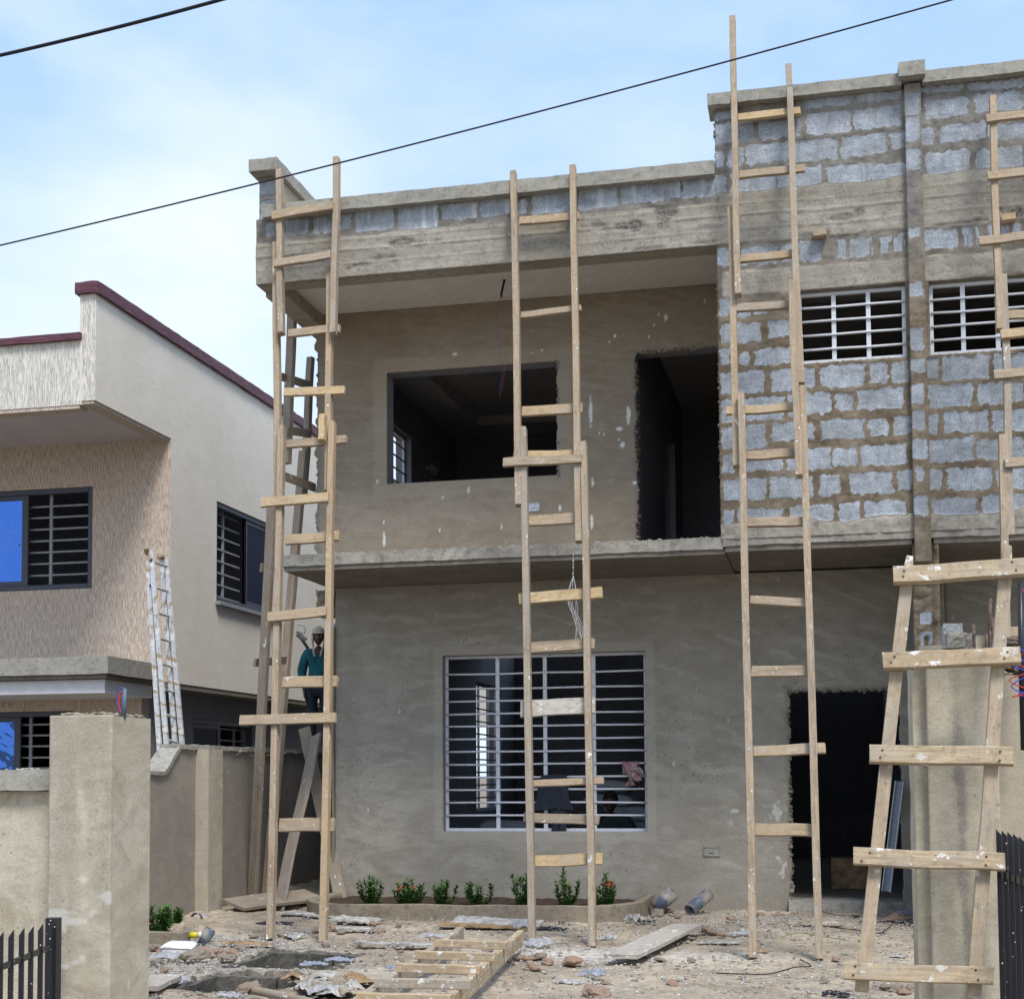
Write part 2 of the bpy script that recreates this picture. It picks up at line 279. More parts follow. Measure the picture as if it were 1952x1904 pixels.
M['board_grey'] = plain('grey_metal_channel', (.22, .245, .29), .5, .2); M['block'] = (lambda t: (t.bump(t.noise(60, None, 4, .7), .9, .008), t.fin(t.mix(t.ramp(t.noise(40, None, 5, .7), (.35, 0), (.65, 1)), (.21, .225, .245), (.40, .415, .43)), .95))[1])(T('sandcrete_block'))
M['green_label'] = plain('green_label', (.03, .33, .22), .4); M['yellow_label'] = plain('yellow_label', (.58, .52, .03), .4); M['whiteplastic'] = plain('white_plastic', (.7, .7, .68), .35)
M['rust'] = plain('rusty_rebar', (.20, .15, .12), .8, .2, .3, .3, 60)
# ---- geometry builders
def rough_box(bm, a, b, res=.08, amp=.004, fr=6., seed=0.):
    a = Vector(a); b = Vector(b); n = [max(1, int(round((b[i]-a[i])/res))) for i in range(3)]
    n = [min(x, 160) for x in n]; V = {}
    def v(i, j, k):
        key = (i, j, k)
        if key not in V:
            p = Vector((a.x+(b.x-a.x)*i/n[0], a.y+(b.y-a.y)*j/n[1], a.z+(b.z-a.z)*k/n[2]))
            if amp: p = p + noise.noise_vector(p*fr+Vector((seed, seed, seed)))*amp + noise.noise_vector(p*fr*4)*amp*.45
            V[key] = bm.verts.new(p)
        return V[key]
    for i in range(n[0]):
        for j in range(n[1]):
            bm.faces.new((v(i, j, 0), v(i, j+1, 0), v(i+1, j+1, 0), v(i+1, j, 0))); bm.faces.new((v(i, j, n[2]), v(i+1, j, n[2]), v(i+1, j+1, n[2]), v(i, j+1, n[2])))
    for i in range(n[0]):
        for k in range(n[2]):
            bm.faces.new((v(i, 0, k), v(i+1, 0, k), v(i+1, 0, k+1), v(i, 0, k+1))); bm.faces.new((v(i, n[1], k), v(i, n[1], k+1), v(i+1, n[1], k+1), v(i+1, n[1], k)))
    for j in range(n[1]):
        for k in range(n[2]):
            bm.faces.new((v(0, j, k), v(0, j, k+1), v(0, j+1, k+1), v(0, j+1, k))); bm.faces.new((v(n[0], j, k), v(n[0], j+1, k), v(n[0], j+1, k+1), v(n[0], j, k+1)))
def rbox(name, a, b, mat, parent=None, res=.08, amp=.004, seed=0., fr=6.):
    bm = bmesh.new(); rough_box(bm, a, b, res, amp, fr, seed); return from_bm(name, bm, mat, parent)
def boxes(name, lst, mat, parent=None, bev=.0):
    bm = bmesh.new()
    for a, b in lst:
        r = bmesh.ops.create_cube(bm, size=1); bmesh.ops.scale(bm, vec=[max(1e-4, b[i]-a[i]) for i in range(3)], verts=r['verts']); bmesh.ops.translate(bm, vec=[(a[i]+b[i])/2 for i in range(3)], verts=r['verts'])
    if bev: bmesh.ops.bevel(bm, geom=bm.edges[:], offset=bev, segments=1, affect='EDGES')
    return from_bm(name, bm, mat, parent)
def wall_solid(name, x0, x1, z0, z1, y0, y1, holes, mat, parent, axis='Y'):
    """wall slab with clean rectangular openings and real reveals; axis 'X' = runs along Y, x/y swapped"""
    xs = sorted({x0, x1, *[h[i] for h in holes for i in (0, 1)]}); zs = sorted({z0, z1, *[h[i] for h in holes for i in (2, 3)]})
    xs = [x for x in xs if x0 <= x <= x1]; zs = [z for z in zs if z0 <= z <= z1]
    def solid(i, k):
        if not (0 <= i < len(xs)-1 and 0 <= k < len(zs)-1): return False
        cx, cz = (xs[i]+xs[i+1])/2, (zs[k]+zs[k+1])/2
        return not any(h[0] < cx < h[1] and h[2] < cz < h[3] for h in holes)
    bm = bmesh.new()
    def q(*p):
        bm.faces.new([bm.verts.new((c[1], c[0], c[2]) if axis == 'X' else c) for c in p])
    for i in range(len(xs)-1):
        for k in range(len(zs)-1):
            if not solid(i, k): continue
            a, b, c, d = xs[i], xs[i+1], zs[k], zs[k+1]
            q((a, y0, c), (b, y0, c), (b, y0, d), (a, y0, d)); q((a, y1, c), (a, y1, d), (b, y1, d), (b, y1, c))
            if not solid(i-1, k): q((a, y0, c), (a, y0, d), (a, y1, d), (a, y1, c))
            if not solid(i+1, k): q((b, y0, c), (b, y1, c), (b, y1, d), (b, y0, d))
            if not solid(i, k-1): q((a, y0, c), (a, y1, c), (b, y1, c), (b, y0, c))
            if not solid(i, k+1): q((a, y0, d), (b, y0, d), (b, y1, d), (a, y1, d))
    return from_bm(name, bm, mat, parent)
def relief(name, parent, x0, x1, z0, z1, Y, mat, hfun, mfun, holes=(), jag=(), res=.0125, skirt=.02):
    """a sheet facing -Y with real relief; holes: clean openings, jag: (x0,x1,z0,z1,amp) torn openings"""
    nx = int((x1-x0)/res)+1; nz = int((z1-z0)/res)+1; xs = np.linspace(x0, x1, nx); zs = np.linspace(z0, z1, nz)
    for h in holes:
        for q in (0, 1):
            if x0 < h[q] < x1: xs[np.argmin(abs(xs-h[q]))] = h[q]
            if z0 < h[2+q] < z1: zs[np.argmin(abs(zs-h[2+q]))] = h[2+q]
    X, Z = np.meshgrid(xs, zs, indexing='ij'); h = hfun(X, Z); m = mfun(X, Z)
    xc = (xs[1:]+xs[:-1])/2; zc = (zs[1:]+zs[:-1])/2; XC, ZC = np.meshgrid(xc, zc, indexing='ij'); keep = np.ones(XC.shape, bool)
    for a in holes: keep &= ~((XC > a[0]) & (XC < a[1]) & (ZC > a[2]) & (ZC < a[3]))
    for a in jag:
        dx = fbm(XC, ZC, 7, 4, 21)*a[4]; dz = fbm(XC, ZC, 7, 4, 31)*a[4]
        keep &= ~((XC+dx > a[0]) & (XC+dx < a[1]) & (ZC+dz > a[2]) & (ZC+dz < a[3]))
    idx = np.arange(nx*nz).reshape(nx, nz)
    F = np.stack([idx[:-1, :-1], idx[1:, :-1], idx[1:, 1:], idx[:-1, 1:]], -1)[keep]
    co = np.stack([X, Y-h, Z], -1).reshape(-1, 3); mk = np.concatenate([m.reshape(-1, 3), np.ones((nx*nz, 1))], 1)
    e = np.concatenate([F[:, [0, 1]], F[:, [1, 2]], F[:, [2, 3]], F[:, [3, 0]]]); es = np.sort(e, 1); key = es[:, 0].astype(np.int64)*(nx*nz)+es[:, 1]
    u, inv, cnt = np.unique(key, return_inverse=True, return_counts=True); b = e[cnt[inv] == 1]
    bv = np.unique(b); mp_ = -np.ones(nx*nz, int); mp_[bv] = np.arange(len(bv))+nx*nz
    back = co[bv].copy(); back[:, 1] = Y+skirt; SF = np.stack([b[:, 1], b[:, 0], mp_[b[:, 0]], mp_[b[:, 1]]], -1)
    co = np.concatenate([co, back]); mk = np.concatenate([mk, mk[bv]]); F = np.concatenate([F, SF])
    used = np.unique(F); re = -np.ones(len(co), int); re[used] = np.arange(len(used))
    return link(name, np_mesh(name, co[used], re[F], mk[used]), mat, parent, (0, 0, 0))
def board(name, parent, p0, p1, w, t, mat, nrm=(0, -1, 0), seg=10, warp=.003, taper=None, chip=0):
    """timber between two points; w across, t along nrm"""
    p0 = Vector(p0); p1 = Vector(p1); d = p1-p0; Ln = d.length; x = d.normalized(); z = Vector(nrm); z = (z-x*z.dot(x)).normalized(); y = z.cross(x)
    bm = bmesh.new(); rings = []; sd = random.random()*50
    for i in range(seg+1):
        u = i/seg; cy = noise.noise(Vector((u*2.1+sd, 0, 0)))*warp*2.5; cz = noise.noise(Vector((0, u*2.1+sd, 0)))*warp*2.5
        ww = w*(1+noise.noise(Vector((u*Ln*5+sd, 3, 0)))*.05); k = 1.
        if taper and u > 1-taper/Ln: k = 1-.45*(u-(1-taper/Ln))/(taper/Ln)
        c = min(w, t)*.06; hw = ww/2*k; ht = t/2; pts = [(-hw+c, -ht), (hw-c, -ht), (hw, -ht+c), (hw, ht-c), (hw-c, ht), (-hw+c, ht), (-hw, ht-c), (-hw, -ht+c)]
        xx = u*Ln
        rings.append([bm.verts.new((xx+(random.uniform(-1, 1)*.004 if i in (0, seg) else 0), q[0]+cy, q[1]+cz)) for q in pts])
    for a, b in zip(rings, rings[1:]):
        for j in range(8): bm.faces.new((a[j], b[j], b[(j+1) % 8], a[(j+1) % 8]))
    bm.faces.new(rings[0]); bm.faces.new(rings[-1][::-1])
    bmesh.ops.recalc_face_normals(bm, faces=bm.faces)
    o = from_bm(name, bm, mat); mw = Matrix.Translation(p0) @ Matrix((x, y, z)).transposed().to_4x4()
    if parent is not None: o.parent = parent; mw = Matrix.Translation(-wloc(parent)) @ mw
    o.matrix_local = mw
    return o
def tube(bm, pts, r, n=8, cap=True, r1=None):
    rings = []
    for i, p in enumerate(pts):
        p = Vector(p); a = Vector(pts[max(0, i-1)]); b = Vector(pts[min(len(pts)-1, i+1)]); d = (b-a).normalized()
        s = d.cross(Vector((0, 0, 1)) if abs(d.z) < .9 else Vector((1, 0, 0))).normalized(); q = s.cross(d); rr = r if r1 is None else r+(r1-r)*i/(len(pts)-1)
        rings.append([bm.verts.new(p+(s*cos(2*pi*j/n)+q*sin(2*pi*j/n))*rr) for j in range(n)])
    for a, b in zip(rings, rings[1:]):
        for j in range(n): bm.faces.new((a[j], a[(j+1) % n], b[(j+1) % n], b[j]))
    if cap: bm.faces.new(rings[0][::-1]); bm.faces.new(rings[-1])
def smooth_pts(P, k=6):
    P = [Vector(p) for p in P]; out_ = []
    for i in range(len(P)-1):
        a, b, c, d = P[max(0, i-1)], P[i], P[i+1], P[min(len(P)-1, i+2)]
        for j in range(k):
            t = j/k; out_.append(.5*((2*b)+(c-a)*t+(2*a-5*b+4*c-d)*t*t+(3*b-a-3*c+d)*t**3))
    return out_+[P[-1]]
def tubes(name, lst, r, mat, parent=None, n=8, cap=True):
    bm = bmesh.new()
    if name in ('wire', 'loose_wire', 'hanging_string', 'hose', 'hook', 'wooden_pole'): lst = [smooth_pts(p) for p in lst]
    for pts in lst: tube(bm, pts, r, n, cap)
    return smooth(from_bm(name, bm, mat, parent))
def arc(p0, p1, sag, n=14):
    p0 = Vector(p0); p1 = Vector(p1); return [p0.lerp(p1, i/n)-Vector((0, 0, sag*4*(i/n)*(1-i/n))) for i in range(n+1)]
zero = lambda X, Z: np.zeros(X.shape)
def masks(X, **k):
    m = np.zeros(X.shape+(3,))
    for i, c in enumerate('rgb'):
        if c in k: m[..., i] = np.clip(k[c], 0, 1)
    return m
# ------------------------------------------------------------------ ground
def ground_mat():
    t = T('trodden_dirt'); q = t.attr(); n_ = t.noise(1.3, None, 6, .62, .6); n2_ = t.noise(9, None, 6, .7); f = t.noise(70, None, 4, .75)
    c = t.mix(t.ramp(n_, (.36, 0), (.64, 1)), (.29, .237, .18), (.49, .415, .32)); c = t.mix(t.math('MULTIPLY', t.ramp(n2_, (.46, 0), (.66, 1)), .6), c, (.19, .158, .128))
    pv = t.n('ShaderNodeTexVoronoi'); pv.inputs['Scale'].default_value = 58; t.l(t.co(), pv.inputs['Vector']); pc = t.ramp(t.math('MULTIPLY', pv.outputs['Color'], 1.), (.2, (.15, .14, .135)), (.5, (.33, .32, .30)), (.8, (.50, .49, .47)))
    g = t.math('MULTIPLY', t.ramp(t.math('ADD', t.math('MULTIPLY', t.noise(5, None, 5, .7), .6), t.math('MULTIPLY', q[1], .55)), (.42, 0), (.62, 1)), t.ramp(pv.outputs['Distance'], (.45, 1), (.62, 0)))
    c = t.mix(g, c, pc); wv = t.vor(46, t.co(off=None)); c = t.mix(t.math('MULTIPLY', t.ramp(wv, (.12, 1), (.17, 0)), t.ramp(t.noise(2.3, None, 4), (.46, 0), (.6, 1))), c, (.68, .66, .62))
    wp = t.math('MULTIPLY', q[2], t.ramp(t.noise(12, None, 6, .72), (.38, 0), (.62, 1))); c = t.mix(t.math('MULTIPLY', wp, .8), c, (.66, .65, .62))
    c = t.mix(q[0], c, t.mix(t.ramp(t.noise(25, None, 5), (.35, 0), (.65, 1)), (.075, .068, .058), (.16, .148, .125))); c = t.mix(.35, c, t.ramp(f, (.2, 0.), (.8, 1.)), 'OVERLAY')  # pit mask: dark colour stands in for shade in the holes
    t.bump(n2_, .7, .02); t.bump(f, .6, .006); t.bump(pv.outputs['Distance'], .4, .006); return t.fin(c, .95, 0, .15)
M['ground'] = ground_mat(); M['earth'] = plain('open_earth', (.30, .25, .19), .95, 0, .1, .2, 3)
PITS = [(-4.16, -3.42, 9.50, 10.30), (-4.05, -3.38, 8.32, 9.04)]
def build_ground():
    x0, x1, y0, y1 = -6.3, 4.2, 5.2, 16.9; xs = np.arange(x0, x1, .028); ys = np.concatenate([np.arange(y0, 7.6, .06), np.arange(7.6, 14.6, .028), np.arange(14.6, y1, .06)])
    for p in PITS:
        for i, v in ((0, p[0]), (0, p[1])): xs[np.argmin(abs(xs-v))] = v
        for v in p[2:]: ys[np.argmin(abs(ys-v))] = v
    X, Y = np.meshgrid(xs, ys, indexing='ij')
    Z = fbm(X, Y, .7, 4, 1)*.025+fbm(X, Y, 6, 4, 3)*.012+np.abs(fbm(X, Y, 22, 3, 5))*.012-.012
    Z += .07*sst(.5, .0, np.abs(Y-14.1))*sst(.3, 1.2, X+.0)*.0
    R = np.zeros(X.shape); gr = sst(.9, -.2, np.hypot((X+4.9)/1.2, (Y-9.8)/1.6)-.6)*.9+sst(.6, 0, np.abs(Y-13.2-fbm(X, Y, 1, 3, 9)))*.5*sst(-2.5, -1, X)
    B = sst(1., .2, np.hypot((X+1.75)/1.3, (Y-10.6)/.75))+.35*sst(1., .3, np.hypot((X+3.0)/.8, (Y-9.3)/.8))+.3*sst(1, .3, np.hypot((X+.6)/.5, (Y-10.6)/.4))
    for p in PITS:
        wob = fbm(X, Y, 4, 4, 41)*.05+fbm(X, Y, 14, 3, 44)*.03
        d = np.maximum(np.maximum(p[0]-X, X-p[1]), np.maximum(p[2]-Y, Y-p[3]))+wob
        ins = sst(.012, -.02, d); Z = Z+.022*np.exp(-(d/.11)**2)*(d > -.02)*(Y > (p[2]+p[3])/2)*(1+fbm(X, Y, 12, 3, 8)*1.6); Z = Z*(1-ins)+ins*(-.5+fbm(X, Y, 5, 3, 17)*.06); R = np.maximum(R, sst(.055, .02, d)*1.)
    Z += .05*np.exp(-((X+2.9)/.35)**2-((Y-8.85)/.3)**2)*(1+fbm(X, Y, 9, 3, 2))      # low heap under the rubbish
    Z += .05*sst(-4.6, -5.7, X)*sst(10.5, 12., Y)*(1+fbm(X, Y, 8, 3, 12))+.06*sst(14.2, 15.5, Y)*sst(-4.9, -5.3, X)
    nx, ny = X.shape; idx = np.arange(nx*ny).reshape(nx, ny); F = np.stack([idx[:-1, :-1], idx[1:, :-1], idx[1:, 1:], idx[:-1, 1:]], -1).reshape(-1, 4)
    mk = np.stack([R, np.clip(gr, 0, 1), np.clip(B, 0, 1), np.ones(X.shape)], -1).reshape(-1, 4)
    o = link('ground', np_mesh('ground', np.stack([X, Y, Z], -1).reshape(-1, 3), F, mk), M['ground']); tag(o, kind='structure'); return o
build_ground()
bm = bmesh.new()
def ring(a, b, z):           # wide flat earth round the yard, left open where the yard sheet lies
    X = [-400, a[0], b[0], 400]; Y = [-400, a[1], b[1], 900]
    for i in range(3):
        for j in range(3):
            if i == 1 and j == 1: continue
            bm.faces.new([bm.verts.new(p) for p in ((X[i], Y[j], z), (X[i+1], Y[j], z), (X[i+1], Y[j+1], z), (X[i], Y[j+1], z))])
ring((-6.28, 5.22), (4.17, 16.85), -.03)
tag(from_bm('terrain', bm, M['earth']), kind='structure')
# ------------------------------------------------------------------ the unfinished house
YW, YP, ZS, ZF = 14.2, 12.9, 3.27, 3.42
XL, XU, XB = -5.036, -5.24, -.945
house = empty('unfinished_house', (-2, YW, 0), 'unfinished two storey grey block house with ladders leaning on it', 'house')
GW = (-3.88, -1.805, .747, 2.531); GD = (-.425, .62, .10, 2.105)
# ground-floor wall
wall_solid('ground_floor_wall', XL, 4.2, -.25, ZS, YW+.012, YW+.23, [GW, GD], M['room'], house)
def h_low(X, Z):
    h = .006+fbm(X, Z, 1.1, 3, 51)*.006+fbm(X, Z*2, 6, 3, 52)*.0018
    h += .010*sst(.012, 0, abs(X-(XL+.16)+fbm(X*.2, Z, 2, 2, 54)*.02))*0
    h += fbm(X, Z, 16, 3, 57)*.006*sst(.13, .02, abs(X-(XL+.19)-fbm(X*0, Z, 1.2, 3, 58)*.05))
    return h
def m_low(X, Z):
    e = fbm(X, Z, 9, 4, 60)
    dj = np.minimum(abs(X-GD[0]), 9)+9*(Z > 2.16)+9*(Z < .05); dt = np.where((X > GD[0]-.03) & (X < GD[1]), abs(Z-GD[3]), 9)
    g = sst(.05, .015, np.minimum(dj, dt)+e*.035)*((X < GD[0]+.02) | (Z > 2.09))
    g = np.maximum(g, .35*sst(.12, .02, abs(X-(XL+.19)-fbm(X*0, Z, 1.2, 3, 58)*.05)+e*.06)); g = np.maximum(g, .3*sst(.28, .05, Z+e*.12))
    fr = np.maximum(np.maximum(GW[0]-X, X-GW[1]), np.maximum(GW[2]-Z, Z-GW[3])); r = .30*sst(.10, .085, fr+e*.008)*(fr > 0)
    w = np.zeros(X.shape)
    for cx, cz, sx, sz in ((-.56, .93, .06, .10), (-.52, .45, .04, .09), (-.95, .95, .04, .02), (-1.0, .8, .03, .04)):
        w = np.maximum(w, sst(.2, .5, 1-np.hypot((X-cx)/sx, (Z-cz)/sz)+fbm(X, Z, 26, 4, 77)*1.8)*.45)
    return masks(X, r=r, g=g, b=w)
relief('wall_render', house, XL, 1.05, -.2, ZS, YW, M['render_low'], h_low, m_low, holes=[GW], jag=[(GD[0], GD[1], GD[2]-.4, GD[3], .04)])
relief('wall_render', house, 1.05, 4.1, -.2, ZS, YW+.001, M['render_low'], h_low, lambda X, Z: masks(X), res=.04)
rbox('door_step', (GD[0]-.02, YW-.10, -.1), (GD[1]+.1, YW+.3, .10), M['slab'], house, .05, .008)
# the sunken jamb of the door, torn block edges
def torn(name, pts, w, d, mat, parent, n=40, seed=0):
    bm = bmesh.new()
    for (a, b) in pts:
        a = Vector(a); b = Vector(b)
        for i in range(n):
            p = a.lerp(b, (i+random.random())/n); s = random.choice((.35, .5, .8, 1.2))*random.uniform(.7, 1.1)*w
            r = bmesh.ops.create_icosphere(bm, subdivisions=1, radius=s); 
            for v in r['verts']: v.co = Vector((v.co.x, v.co.y*d/w, v.co.z*random.uniform(.7, 1.1)))*random.uniform(.75, 1.15)+p
    return tag(from_bm(name, bm, mat, parent), kind='stuff')
M['mortar'] = concrete('bare_mortar', (.225, .19, .145), (.32, .28, .22), False, .3, .3)
torn('broken_door_jamb', [((GD[0]+.004, YW+.02, .1), (GD[0]+.004, YW+.02, GD[3])), ((GD[0]+.004, YW+.14, .1), (GD[0]+.004, YW+.14, GD[3])), ((GD[0], YW+.02, GD[3]), (GD[1], YW+.02, GD[3]))], .03, .05, M['mortar'], house, 55)
# window grille on the ground floor
def grille(name, x0, x1, z0, z1, y, xv, zh, parent, mat, fr=.028, hb=.017, label=None):
    bm = bmesh.new()
    def bx(a, b):
        r = bmesh.ops.create_cube(bm, size=1); bmesh.ops.scale(bm, vec=[b[i]-a[i] for i in range(3)], verts=r['verts']); bmesh.ops.translate(bm, vec=[(a[i]+b[i])/2 for i in range(3)], verts=r['verts'])
    bx((x0, y, z0), (x0+fr, y+.03, z1)); bx((x1-fr, y, z0), (x1, y+.03, z1)); bx((x0+fr, y+.001, z0), (x1-fr, y+.029, z0+fr)); bx((x0+fr, y+.001, z1-fr), (x1-fr, y+.029, z1))
    for x in xv: bx((x-.019, y+.003, z0+fr), (x+.019, y+.027, z1-fr))
    o = from_bm(name, bm, mat, parent)
    if label: o['label'] = label
    bm = bmesh.new()
    for z in zh:
        xe = [x0+.01]+list(xv)+[x1-.01]; j = [random.uniform(-.004, .004) for _ in xe]
        tube(bm, [(x, y-.006, z+k) for x, k in zip(xe, j)], hb*.5*1.25, 7)
    b = from_bm('bar', bm, mat, o); smooth(b); return o
gw_ = S(1200, 1750, 2.38)
def PX(p, Y=YW): return onY(p, Y).x
def PZ(p, Y=YW): return onY(p, Y).z
YG = YW+.10
grille('window_grille', GW[0], GW[1], GW[2], GW[3], YG, [PX(gw_(x, 900), YG) for x in (520, 842, 1173)], [PZ(gw_(350, y), YG) for y in (407, 507, 592, 677, 762, 848, 933, 1019, 1105, 1190, 1277, 1364)], house, M['steel_old'], label='white horizontal burglar bars across the wide ground floor window')
# floor slab with stepped edge, its soffit
for nm, a, b, amp in (('floor_slab', (-5.13, 12.90, 3.315), (XB+.02, 15., ZF), .007), ('floor_slab', (XB+.02, 12.885, 3.335), (4.2, 15., ZF+.02), .007)):
    rbox(nm, a, b, M['slab'], house, .07, amp)
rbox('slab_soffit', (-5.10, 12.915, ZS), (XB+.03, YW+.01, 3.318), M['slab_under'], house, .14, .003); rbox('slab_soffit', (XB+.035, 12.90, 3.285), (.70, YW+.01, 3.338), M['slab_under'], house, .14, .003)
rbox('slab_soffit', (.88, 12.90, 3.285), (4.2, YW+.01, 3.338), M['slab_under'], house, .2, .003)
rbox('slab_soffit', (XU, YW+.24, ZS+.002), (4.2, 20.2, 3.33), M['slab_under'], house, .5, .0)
torn('mortar_crust', [((-5.1, 12.93, ZF), (XB, 12.93, ZF))], .016, .03, M['coping'], house, 150)
rbox('broken_beam_stub', (-5.24, YW-.02, 2.99), (-5.04, YW+.24, ZS-.01), M['mortar'], house, .03, .03, fr=9)
# upper wall of the balcony
UW = (-4.473, -2.665, 4.334, 5.506); UD = (-1.872, XB+.03, 3.3, 5.535); ZC = 6.17
wall_solid('upper_wall', XU, XB+.1, ZF, ZC+.1, YW+.012, YW+.23, [UW, UD], M['room'], house)
def h_up(X, Z): return .006+fbm(X, Z, .9, 3, 61)*.008+fbm(X, Z*2, 7, 3, 62)*.0015
def m_up(X, Z):
    e = fbm(X, Z, 8, 4, 66); fr = np.maximum(np.maximum(UW[0]-X, X-UW[1]), np.maximum(UW[2]-Z, Z-UW[3]))
    r = .34*sst(.17, .12, fr+fbm(X, Z, 2.5, 3, 68)*.05); g = sst(.035, .01, abs(X-UD[0])+e*.02)*(Z < 5.56)+sst(.03, .01, abs(Z-UD[3])+e*.02)*(X > UD[0]-.03)
    g = np.maximum(g, sst(.05, .01, X-XU+e*.05)); g = np.maximum(g, .8*sst(.03, 0, ZC-Z+e*.05)); g = np.maximum(g, sst(.02, .006, abs(X-UW[1])+e*.015)*(Z > UW[2])*(Z < UW[3]))
    w = np.zeros(X.shape)
    for cx, cz, sx, sz in SPL: w = np.maximum(w, sst(.1, .35, 1-np.hypot((X-cx)/sx, (Z-cz)/sz)+fbm(X, Z, 26, 2, 70)*.35))
    return masks(X, r=r, g=g, b=w)
z4 = S(650, 400, 2.72); z5 = S(650, 1000, 2.72); zm = S(1400, 400, 2.38); zn = S(1400, 1100, 2.38); z6 = S(1950, 150, 1.967); z7 = S(1950, 900, 1.967)
SPL = []
for f_, x, y, sx, sz in ((z5, 1210, 1450, .018, .10), (z5, 1755, 28, .035, .022), (z5, 1866, 1075, .016, .05), (z5, 1640, 1390, .010, .03), (z5, 1665, 1135, .02, .016), (z5, 1158, 1015, .01, .03), (zm, 1138, 1180, .014, .025), (zm, 1105, 1252, .012, .012), (zm, 1070, 1335, .014, .02), (zm, 838, 1325, .012, .022),
        (zm, 800, 1365, .008, .014), (zm, 340, 1425, .018, .016), (zn, 688, 655, .011, .06), (zn, 682, 935, .018, .11), (zn, 466, 826, .014, .035), (zn, 868, 365, .012, .026), (zn, 732, 322, .007, .02), (zn, 763, 328, .007, .025), (zn, 675, 180, .022, .20), (zn, 870, 292, .05, .03), (zn, 930, 200, .03, .12), (zn, 815, 640, .008, .03),
        (zn, 68, 960, .008, .04), (zn, 890, 400, .03, .05), (zn, 975, 655, .03, .02), (zm, 1185, 1200, .02, .04), (zm, 280, 1445, .02, .012), (zn, 752, 270, .006, .06), (z5, 1210, 1330, .006, .03)):
    v = onY(f_(x, y), YW); SPL.append((v.x, v.z, sx, sz))
relief('upper_wall_render', house, XU-.03, XB+.02, 3.36, ZC, YW, M['render_up'], h_up, m_up, holes=[(UW[0], UW[1]-.01, UW[2], UW[3])], jag=[(UW[1]-.03, UW[1]+.0, UW[2]+.0, UW[3], .06), (UD[0], 9, 3.3, UD[3], .045), (-9, XU, 0, 9, .05)])
torn('broken_door_jamb', [((UD[0]+.004, YW+.02, 3.42), (UD[0]+.004, YW+.02, UD[3])), ((UD[0]+.004, YW+.15, 3.42), (UD[0]+.004, YW+.15, UD[3])), ((UD[0], YW+.02, UD[3]), (UD[1], YW+.02, UD[3]))], .026, .05, M['mortar'], house, 50)
torn('broken_window_jamb', [((UW[1]+.006, YW+.03, UW[2]), (UW[1]+.006, YW+.03, UW[3]))], .024, .05, M['mortar'], house, 34)
torn('ragged_wall_edge', [((XU, YW+.03, 3.45), (XU, YW+.03, ZC-.05)), ((XU-.01, YW+.17, 3.45), (XU-.01, YW+.17, ZC-.05))], .022, .04, M['mortar'], house, 90)
# side walls, back wall, partitions, rooms (real shells; daylight only comes through the openings)
US = (16.07, 17.0, 4.72, 5.50); LS = (19.45, 21.02, .82, 2.62)
wall_solid('side_wall', YW+.235, 33., -.2, ZS, XL+.0, XL+.2, [LS], M['room'], house, 'X'); wall_solid('side_wall', YW+.235, 33., 3.33, 6.5, XU+.0, XU+.2, [US], M['room'], house, 'X')
def side_grille(x, y0, y1, z0, z1, yv, nz):
    lst = [((x, y0, z0), (x+.03, y0+.035, z1)), ((x, y1-.035, z0), (x+.03, y1, z1)), ((x+.001, y0, z0), (x+.029, y1, z0+.035)), ((x+.001, y0, z1-.035), (x+.029, y1, z1))]
    lst += [((x+.002, y-.022, z0), (x+.028, y+.022, z1)) for y in yv]; o = boxes('side_window_grille', lst, M['steel'], house)
    tubes('bar', [[(x+.034, y0, z0+(z1-z0)*(i+1)/(nz+1)), (x+.034, y1, z0+(z1-z0)*(i+1)/(nz+1))] for i in range(nz)], .011, M['bar'], o)
side_grille(XU+.09, US[0], US[1], US[2], US[3], (16.45,), 4); side_grille(XL+.09, LS[0], LS[1], LS[2], LS[3], (19.95, 20.5), 9)
wall_solid('room_partition', XL+.2, 4.1, 0, ZS, 22.0, 22.1, [], M['room'], house); wall_solid('room_partition', XU+.2, 4.1, 3.33, 6.3, 19.2, 19.3, [], M['room'], house)
wall_solid('room_partition', YW+.24, 21.95, 0, ZS-.005, -.95, -.83, [], M['room'], house, 'X'); wall_solid('room_partition', YW+.24, 19.15, 3.335, 6.3, -1.98, -1.9, [(17.0, 18.2, 3.335, 5.5)], M['room'], house, 'X')
wall_solid('end_wall', 12.95, 22., -.2, 6.6, 4.1, 4.2, [], M['room'], house, 'X')
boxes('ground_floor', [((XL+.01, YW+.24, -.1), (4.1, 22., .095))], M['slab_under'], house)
# tray ceilings seen up through the openings
boxes('tray_ceiling', [((XU+.2, YW+.24, 5.98), (-1.99, 14.95, 6.18)), ((XU+.2, 18.5, 5.98), (-1.99, 19.19, 6.18)), ((XU+.2, 14.95, 5.98), (-4.55, 18.5, 6.18)), ((-2.7, 14.95, 5.98), (-1.99, 18.5, 6.18)), ((-4.55, 14.95, 6.1), (-2.7, 18.5, 6.18)), ((-1.88, YW+.24, 5.98), (4.05, 15.0, 6.18)), ((-1.88, 15.0, 6.06), (4.05, 15.2, 6.18)), ((-1.88, 15.2, 6.12), (4.05, 19.19, 6.18))], M['ceil'], house)
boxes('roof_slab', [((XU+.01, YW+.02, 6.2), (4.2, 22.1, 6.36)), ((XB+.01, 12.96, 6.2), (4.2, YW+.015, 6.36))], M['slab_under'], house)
rbox('balcony_ceiling', (-5.17, 13.10, ZC), (XB-.0, YW+.012, ZC+.15), M['ceil'], house, .3, .002)
